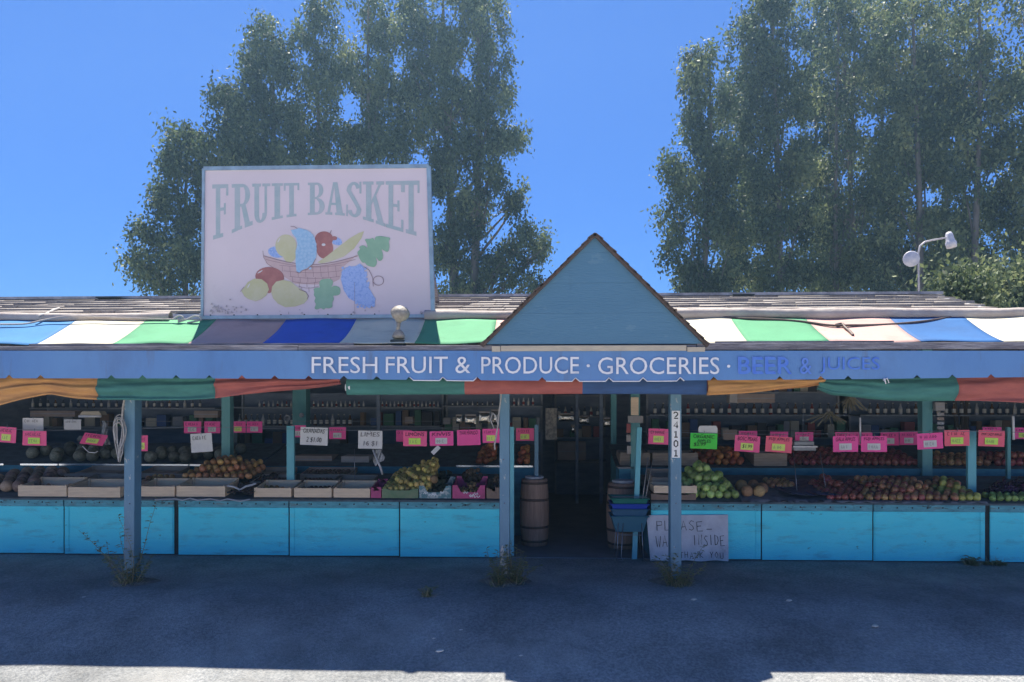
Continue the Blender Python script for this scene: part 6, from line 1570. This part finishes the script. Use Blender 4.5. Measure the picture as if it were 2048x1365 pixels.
# litter on the asphalt
random.seed(4)
m_lit = mat('litter_pale', (0.55, 0.52, 0.48), 0.8)
for k, (px, py, l) in enumerate(((880, 1305, 'small white scrap near the centre of the asphalt'), (1388, 1196, 'pale chip on the asphalt in front of the numbered post'), (1578, 1196, 'flat pale leaf on the asphalt right of the numbered post'), (1750, 1244, 'tiny white scrap on the right part of the asphalt'),
        (168, 1205, 'tiny pale scrap in front of the rope post'), (868, 1280, 'tiny pale pebble left of the white scrap'), (922, 1262, 'tiny pale pebble on the middle of the asphalt'), (1042, 1312, 'tiny pale pebble below the doorway'))):
    Y0 = 1.65 * F / (py - HOR); q = Vector((X(px, Y0), Y0, 0));
    for _ in range(6):
        q.z = terr(q.x, q.y); Y0 = (1.65 - q.z) * F / (py - HOR); q = Vector((X(px, Y0), Y0, q.z))
    b = MB(); s_ = .014 if k > 3 else .028
    b.lathe([(0, 0), (s_, .001), (s_ * .8, s_ * .3), (0, s_ * .35)], q, 7, wob=lambda a, h: 1 + .3 * math.sin(2 * a)); tag(b.build('litter_scrap', m_lit), l, 'litter')

# ================================================================ TREES
def leafmat(name, c1, c2, c3):
    m = bpy.data.materials.new(name); m.use_nodes = True; nt = m.node_tree; p = nt.nodes['Principled BSDF']
    at = nt.nodes.new('ShaderNodeAttribute'); at.attribute_name = 'tint'
    rp_ = nt.nodes.new('ShaderNodeValToRGB'); e = rp_.color_ramp.elements; e[0].color = (*c1, 1); e[1].color = (*c3, 1); mid = e.new(.5); mid.color = (*c2, 1)
    nt.links.new(at.outputs['Fac'], rp_.inputs[0]); nt.links.new(rp_.outputs[0], p.inputs['Base Color']); p.inputs['Roughness'].default_value = 0.6; p.inputs['Specular IOR Level'].default_value = 0.32
    tr = nt.nodes.new('ShaderNodeBsdfTranslucent'); nt.links.new(rp_.outputs[0], tr.inputs[0]); ms = nt.nodes.new('ShaderNodeMixShader'); ms.inputs[0].default_value = .36
    nt.links.new(p.outputs[0], ms.inputs[1]); nt.links.new(tr.outputs[0], ms.inputs[2]); nt.links.new(ms.outputs[0], nt.nodes['Material Output'].inputs[0]); return m
m_leaf = leafmat('eucalyptus_leaf', (0.035, 0.055, 0.030), (0.10, 0.14, 0.065), (0.25, 0.28, 0.12))
m_bark = mat('eucalyptus_bark', (0.17, 0.145, 0.125), 0.85, (0.10, 0.085, 0.075), scale=3, stretch=(3, 3, .5), bump=.4)
rng = np.random.default_rng(5)
def crown_mesh(name, blobs, Y, dens, parent, leaf=(0.15, 0.040), clumps=1.0, olive=0.0):
    """blobs: (px,py,rx,ry[,density]) in photo pixels at depth Y; leaves hang in clumps inside each blob"""
    s = Y / F; allq = []; tint = []
    off = WLOC[parent.name]
    for bl_ in blobs:
        px, py, rx, ry = bl_[:4]; dk = bl_[4] if len(bl_) > 4 else 1.0
        c = np.array(P(px, py, Y + bl_[5] if len(bl_) > 5 else Y)); a, bz = rx * s * 1.06, ry * s * 1.06; ad = min(a, 1.8) * 1.1
        ncl = max(5, int(clumps * 19 * (a * bz) * 1.0))
        d = rng.normal(size=(ncl, 3)); d /= np.linalg.norm(d, axis=1)[:, None]; rr = rng.random(ncl) ** 0.45
        cc = c + d * rr[:, None] * np.array([a, ad, bz]) * 0.96
        cs_ = rng.uniform(.26, .56, ncl); ct = np.clip(rng.normal(.40 + olive, .24, ncl), 0, 1)
        for k in range(ncl):
            n = int(dens * dk * 105 * (cs_[k] / .33) ** 2)
            if n < 3: continue
            q = rng.normal(size=(n, 3)) * np.array([cs_[k] * .42, cs_[k] * .42, cs_[k] * .55]) + cc[k]
            # drooping leaf axis
            ax = rng.normal(size=(n, 3)) * .55; ax[:, 2] -= .8; ax /= np.linalg.norm(ax, axis=1)[:, None]
            sd = np.cross(ax, rng.normal(size=(n, 3))); sd /= np.linalg.norm(sd, axis=1)[:, None]
            L = rng.uniform(.45, 1.5, n)[:, None] * leaf[0]; W = rng.uniform(.6, 1.3, n)[:, None] * leaf[1]
            quad = np.stack([q, q + ax * L * .45 + sd * W, q + ax * L, q + ax * L * .45 - sd * W], 1)
            allq.append(quad); tint.append(np.clip(np.full(n, ct[k]) + rng.normal(0, .13, n), 0, 1))
    q = np.concatenate(allq) - np.array(off); n = len(q); t_ = np.concatenate(tint)
    me = bpy.data.meshes.new(name); me.vertices.add(n * 4); me.vertices.foreach_set('co', q.reshape(-1).astype(np.float32))
    me.loops.add(n * 4); me.loops.foreach_set('vertex_index', np.arange(n * 4, dtype=np.int32)); me.polygons.add(n)
    me.polygons.foreach_set('loop_start', np.arange(0, n * 4, 4, dtype=np.int32)); me.polygons.foreach_set('loop_total', np.full(n, 4, dtype=np.int32))
    at = me.attributes.new('tint', 'FLOAT', 'FACE'); at.data.foreach_set('value', t_.astype(np.float32))
    me.materials.append(m_leaf); me.update(); me.validate()
    o = bpy.data.objects.new(name, me); COL.objects.link(o); o.parent = parent; WLOC[o.name] = Vector(off); return n
def tree(px, Y, blobs, label, top, dens=1.0, r0=.28, olive=0.0, trunks=None, group='eucalyptus trees behind the stand'):
    base = Vector((X(px, Y), Y, -0.05)); t = thing('eucalyptus_tree', label, 'tree', base, group)
    b = MB(); zt = Z(top, Y, px); mains = trunks or [(px, px + random.uniform(-10, 10))]
    for (pa, pb) in mains:
        xa = X(pa, Y); xb = X(pb, Y); n = 9; pts = []
        yo = random.uniform(-.3, .3)
        for k in range(n + 1):
            u = k / n; pts.append(Vector((xa + (xb - xa) * u + .12 * math.sin(u * 5 + pa), Y + yo * (1 if u > 0 else 0) + .1 * math.cos(u * 4 + pb), -.05 + (zt + .05) * u)))
        b.tube(pts, [r0 * (1 - .9 * k / n) * .62 + .012 for k in range(n + 1)], 8)
        for bl_ in blobs:
            if random.random() < .9:
                e = P(bl_[0], bl_[1], Y + (bl_[5] if len(bl_) > 5 else 0)); u0 = max(.12, min(.93, (e.z - 2.2) / zt)); i = u0 * n; i0 = int(i)
                s0 = pts[i0].lerp(pts[min(i0 + 1, n)], i - i0)
                m1 = s0.lerp(e, .5) + Vector((0, random.uniform(-.2, .2), -.1)); r_ = max(.015, r0 * (1 - .86 * u0) * .28)
                b.tube([s0, m1, e], [r_, r_ * .7, r_ * .35], 5)
                for _ in range(3):
                    e2 = e + Vector((random.gauss(0, 1) * bl_[2] * Y / F * .5, random.gauss(0, .4), random.uniform(.1, 1) * bl_[3] * Y / F * .6)); b.tube([m1.lerp(e, .6), (m1 + e2) / 2 + Vector((0, 0, .15)), e2], [r_ * .4, r_ * .3, r_ * .15], 4, cap=False)
    b.build('trunk', m_bark, t)
    return crown_mesh('crown', blobs, Y, dens, t, olive=olive)
random.seed(8); NL = 0
NL += tree(372, 24.0, [(378, 268, 36, 48), (352, 340, 46, 40), (402, 345, 40, 50), (335, 400, 36, 38), (388, 430, 52, 50), (296, 472, 36, 28), (350, 500, 48, 40), (282, 522, 28, 26), (316, 560, 40, 30), (395, 530, 44, 45), (430, 590, 40, 30, .8), (345, 600, 50, 20)],
     'dark eucalyptus with stepped leafy lobes at the left end of the left grove', 240, .95, .2)
NL += tree(455, 24.8, [(452, 192, 30, 36), (470, 260, 46, 50), (445, 330, 45, 50), (490, 360, 50, 50), (460, 430, 50, 50), (450, 520, 50, 50, .7)], 'eucalyptus with a short narrow top just left of the big sign', 175, .9, .2)
NL += tree(540, 25.6, [(532, 85, 44, 38), (498, 140, 38, 44), (560, 140, 40, 44), (515, 215, 60, 48), (585, 250, 46, 48), (500, 290, 54, 46), (570, 320, 58, 46), (530, 390, 60, 50, .7), (540, 480, 60, 50, .5)], 'broad round topped eucalyptus left of the tallest trunks', 60, .9, .26)
NL += tree(640, 26.0, [(638, 28, 40, 34), (618, 85, 36, 40), (664, 112, 40, 44), (634, 190, 46, 54), (655, 270, 44, 50), (630, 340, 50, 40), (650, 420, 55, 50, .6), (640, 500, 55, 50, .5)], 'slim eucalyptus with a round tuft at the top edge above the sign', 10, .88, .24)
NL += tree(748, 26.4, [(738, 18, 42, 40), (770, 80, 46, 44), (715, 140, 40, 44), (762, 175, 56, 50), (735, 250, 52, 44), (775, 290, 50, 48), (710, 310, 40, 40), (745, 380, 60, 50, .6), (760, 470, 60, 50, .5)], 'eucalyptus with a round top just touching the frame above the sign', 0, .88, .26)
NL += tree(915, 27.0, [(835, 10, 40, 44), (842, 85, 34, 46), (832, 165, 34, 46), (825, 250, 34, 50), (925, -30, 60, 50), (965, 48, 56, 54), (888, 100, 52, 54), (985, 125, 40, 44), (905, 190, 62, 54), (985, 205, 42, 44), (862, 240, 36, 50, .8), (940, 275, 62, 50), (1010, 285, 36, 44), (895, 355, 52, 50), (985, 360, 46, 42, .8), (1040, 398, 30, 34),
     (945, 430, 62, 50), (1050, 480, 44, 34), (895, 500, 56, 52), (1000, 540, 62, 44), (1080, 508, 18, 20), (1052, 572, 34, 26), (930, 580, 60, 30)], 'largest eucalyptus of the left grove, right of the sign', -60, .95, .36, trunks=[(905, 890), (935, 960)])
NL += tree(1405, 24.5, [(1402, 118, 38, 30), (1376, 168, 32, 36), (1425, 205, 52, 48), (1388, 275, 42, 40), (1440, 320, 52, 50), (1364, 352, 36, 42), (1408, 400, 50, 48), (1352, 430, 30, 32), (1440, 460, 52, 50), (1346, 498, 28, 28), (1395, 530, 48, 38), (1460, 550, 56, 42), (1368, 570, 32, 18)],
     'dense eucalyptus forming the lobed left edge of the right grove', 130, .95, .24)
NL += tree(1545, 25.4, [(1518, 25, 46, 44), (1492, 92, 42, 44), (1556, 110, 52, 50), (1505, 175, 46, 46), (1572, 205, 50, 54), (1515, 265, 56, 54), (1585, 320, 46, 54), (1530, 375, 56, 54), (1598, 440, 46, 50), (1540, 480, 58, 50), (1600, 545, 50, 40), (1540, 565, 56, 30), (1560, 10, 40, 40)],
     'tall dark eucalyptus second from the left in the right grove', -20, .95, .3)
NL += tree(1690, 26.2, [(1668, 15, 48, 40), (1720, 55, 44, 44, .6), (1672, 110, 40, 44, .55), (1722, 175, 36, 50, .4), (1655, 215, 40, 48, .7), (1698, 290, 40, 44, .4), (1650, 350, 40, 44, .8), (1690, 420, 46, 46, .7), (1735, 380, 36, 46, .5), (1655, 480, 44, 44), (1722, 515, 50, 44), (1680, 570, 50, 30)],
     'thin see-through eucalyptus with bare pale trunks showing, right grove', -40, .8, .17, olive=.08, trunks=[(1680, 1665), (1700, 1712), (1722, 1700)])
NL += tree(1822, 25.0, [(1812, 25, 50, 44, .8), (1775, 95, 48, 48, .8), (1842, 120, 48, 48), (1800, 190, 50, 50), (1858, 235, 44, 48, .8), (1795, 280, 50, 50), (1848, 340, 46, 46), (1785, 385, 44, 46), (1840, 440, 50, 46), (1780, 490, 46, 46), (1835, 540, 52, 44), (1765, 570, 44, 28, .8)],
     'olive tinted eucalyptus behind the twin roof lamp', -40, .9, .26, olive=.12)
NL += tree(1945, 24.2, [(1930, 30, 54, 46, .55), (1975, 90, 50, 46, .7), (1915, 150, 50, 50), (1985, 190, 46, 50), (1930, 250, 54, 50), (1990, 310, 46, 48), (1925, 360, 52, 50, .8), (1985, 420, 46, 48), (1930, 470, 50, 46), (1975, 530, 50, 44), (1920, 560, 48, 36)],
     'eucalyptus with thin airy olive top near the right edge', -40, .85, .24, olive=.16)
NL += tree(2060, 23.6, [(2040, 20, 56, 44, .4), (2090, 80, 56, 50, .5), (2040, 160, 46, 46, .6), (2100, 220, 60, 60, .7), (2050, 270, 46, 48, .9), (2100, 340, 60, 60), (2045, 390, 46, 48), (2045, 480, 50, 50), (2110, 470, 60, 60), (2050, 560, 50, 44)],
     'sparse brown tinged eucalyptus cut by the right edge of the photo', -40, .8, .22, olive=.2)
NL += tree(1640, 29.5, [(1640, 60, 60, 60, .8), (1625, 180, 60, 60), (1650, 300, 60, 60), (1630, 420, 60, 60), (1650, 530, 60, 60)], 'dark eucalyptus standing in the second row behind the thin bare trunks', -20, .9, .2, group='eucalyptus trees in the second row')
NL += tree(1760, 30.0, [(1755, 40, 55, 60, .7), (1745, 160, 60, 60), (1770, 300, 55, 60), (1740, 430, 60, 60), (1760, 540, 70, 60)], 'dark eucalyptus in the second row left of the twin roof lamp', -20, .9, .2, group='eucalyptus trees in the second row')
NL += tree(1890, 29.0, [(1890, 60, 50, 60, .5), (1890, 200, 55, 60, .8), (1885, 330, 55, 60), (1890, 450, 60, 60), (1880, 550, 60, 60)], 'eucalyptus in the second row just right of the twin roof lamp', -20, .9, .2, group='eucalyptus trees in the second row')
NL += tree(1480, 29.5, [(1475, 200, 45, 60), (1470, 330, 55, 60), (1480, 450, 60, 60), (1470, 550, 60, 50)], 'dark eucalyptus in the second row filling the left part of the right grove', 140, .9, .2, group='eucalyptus trees in the second row')
print('LEAVES', NL)
def bush(px, Y, blobs, label):
    t = thing('roadside_bush', label, 'bush', (X(px, Y), Y, 0), 'bushes behind the right end of the roof'); b = MB()
    for bl_ in blobs:
        e = P(bl_[0], bl_[1], Y); b.tube([(X(px, Y), Y, 0), ((X(px, Y) + e.x) / 2, Y, e.z * .5), e], [.05, .03, .01], 5)
    b.build('trunk', m_bark, t); return crown_mesh('crown', blobs, Y, 1.3, t, leaf=(.09, .028), clumps=2.2, olive=.1)
bush(1925, 11.5, [(1895, 600, 34, 22), (1945, 590, 40, 24), (1925, 620, 40, 20), (1940, 660, 50, 40)], 'light green bush peeping over the sloping end of the roof')
bush(2030, 14.8, [(1995, 585, 40, 30), (2040, 575, 40, 36), (2090, 580, 40, 40), (2020, 620, 60, 30)], 'darker bush behind the roof at the right edge of the photo')

# ================================================================ HAZE, added in place of lens veil
def haze():
    m = bpy.data.materials.new('veil_haze'); m.use_nodes = True; nt = m.node_tree; nt.nodes.clear()
    v = nt.nodes.new('ShaderNodeVolumePrincipled'); v.inputs['Color'].default_value = (0.42, 0.72, 1.0, 1); v.inputs['Density'].default_value = 0.0023; v.inputs['Anisotropy'].default_value = 0.55
    o = nt.nodes.new('ShaderNodeOutputMaterial'); nt.links.new(v.outputs[0], o.inputs['Volume'])
    b = MB(); b.box((-48, -16, -1.4), (48, 42, 21)); tag(b.build('haze', m), 'thin pale haze added to veil the scene and lift its shade', None, None, 'stuff')  # added scattering volume, stands in for lens glare and lifts dark areas
haze()
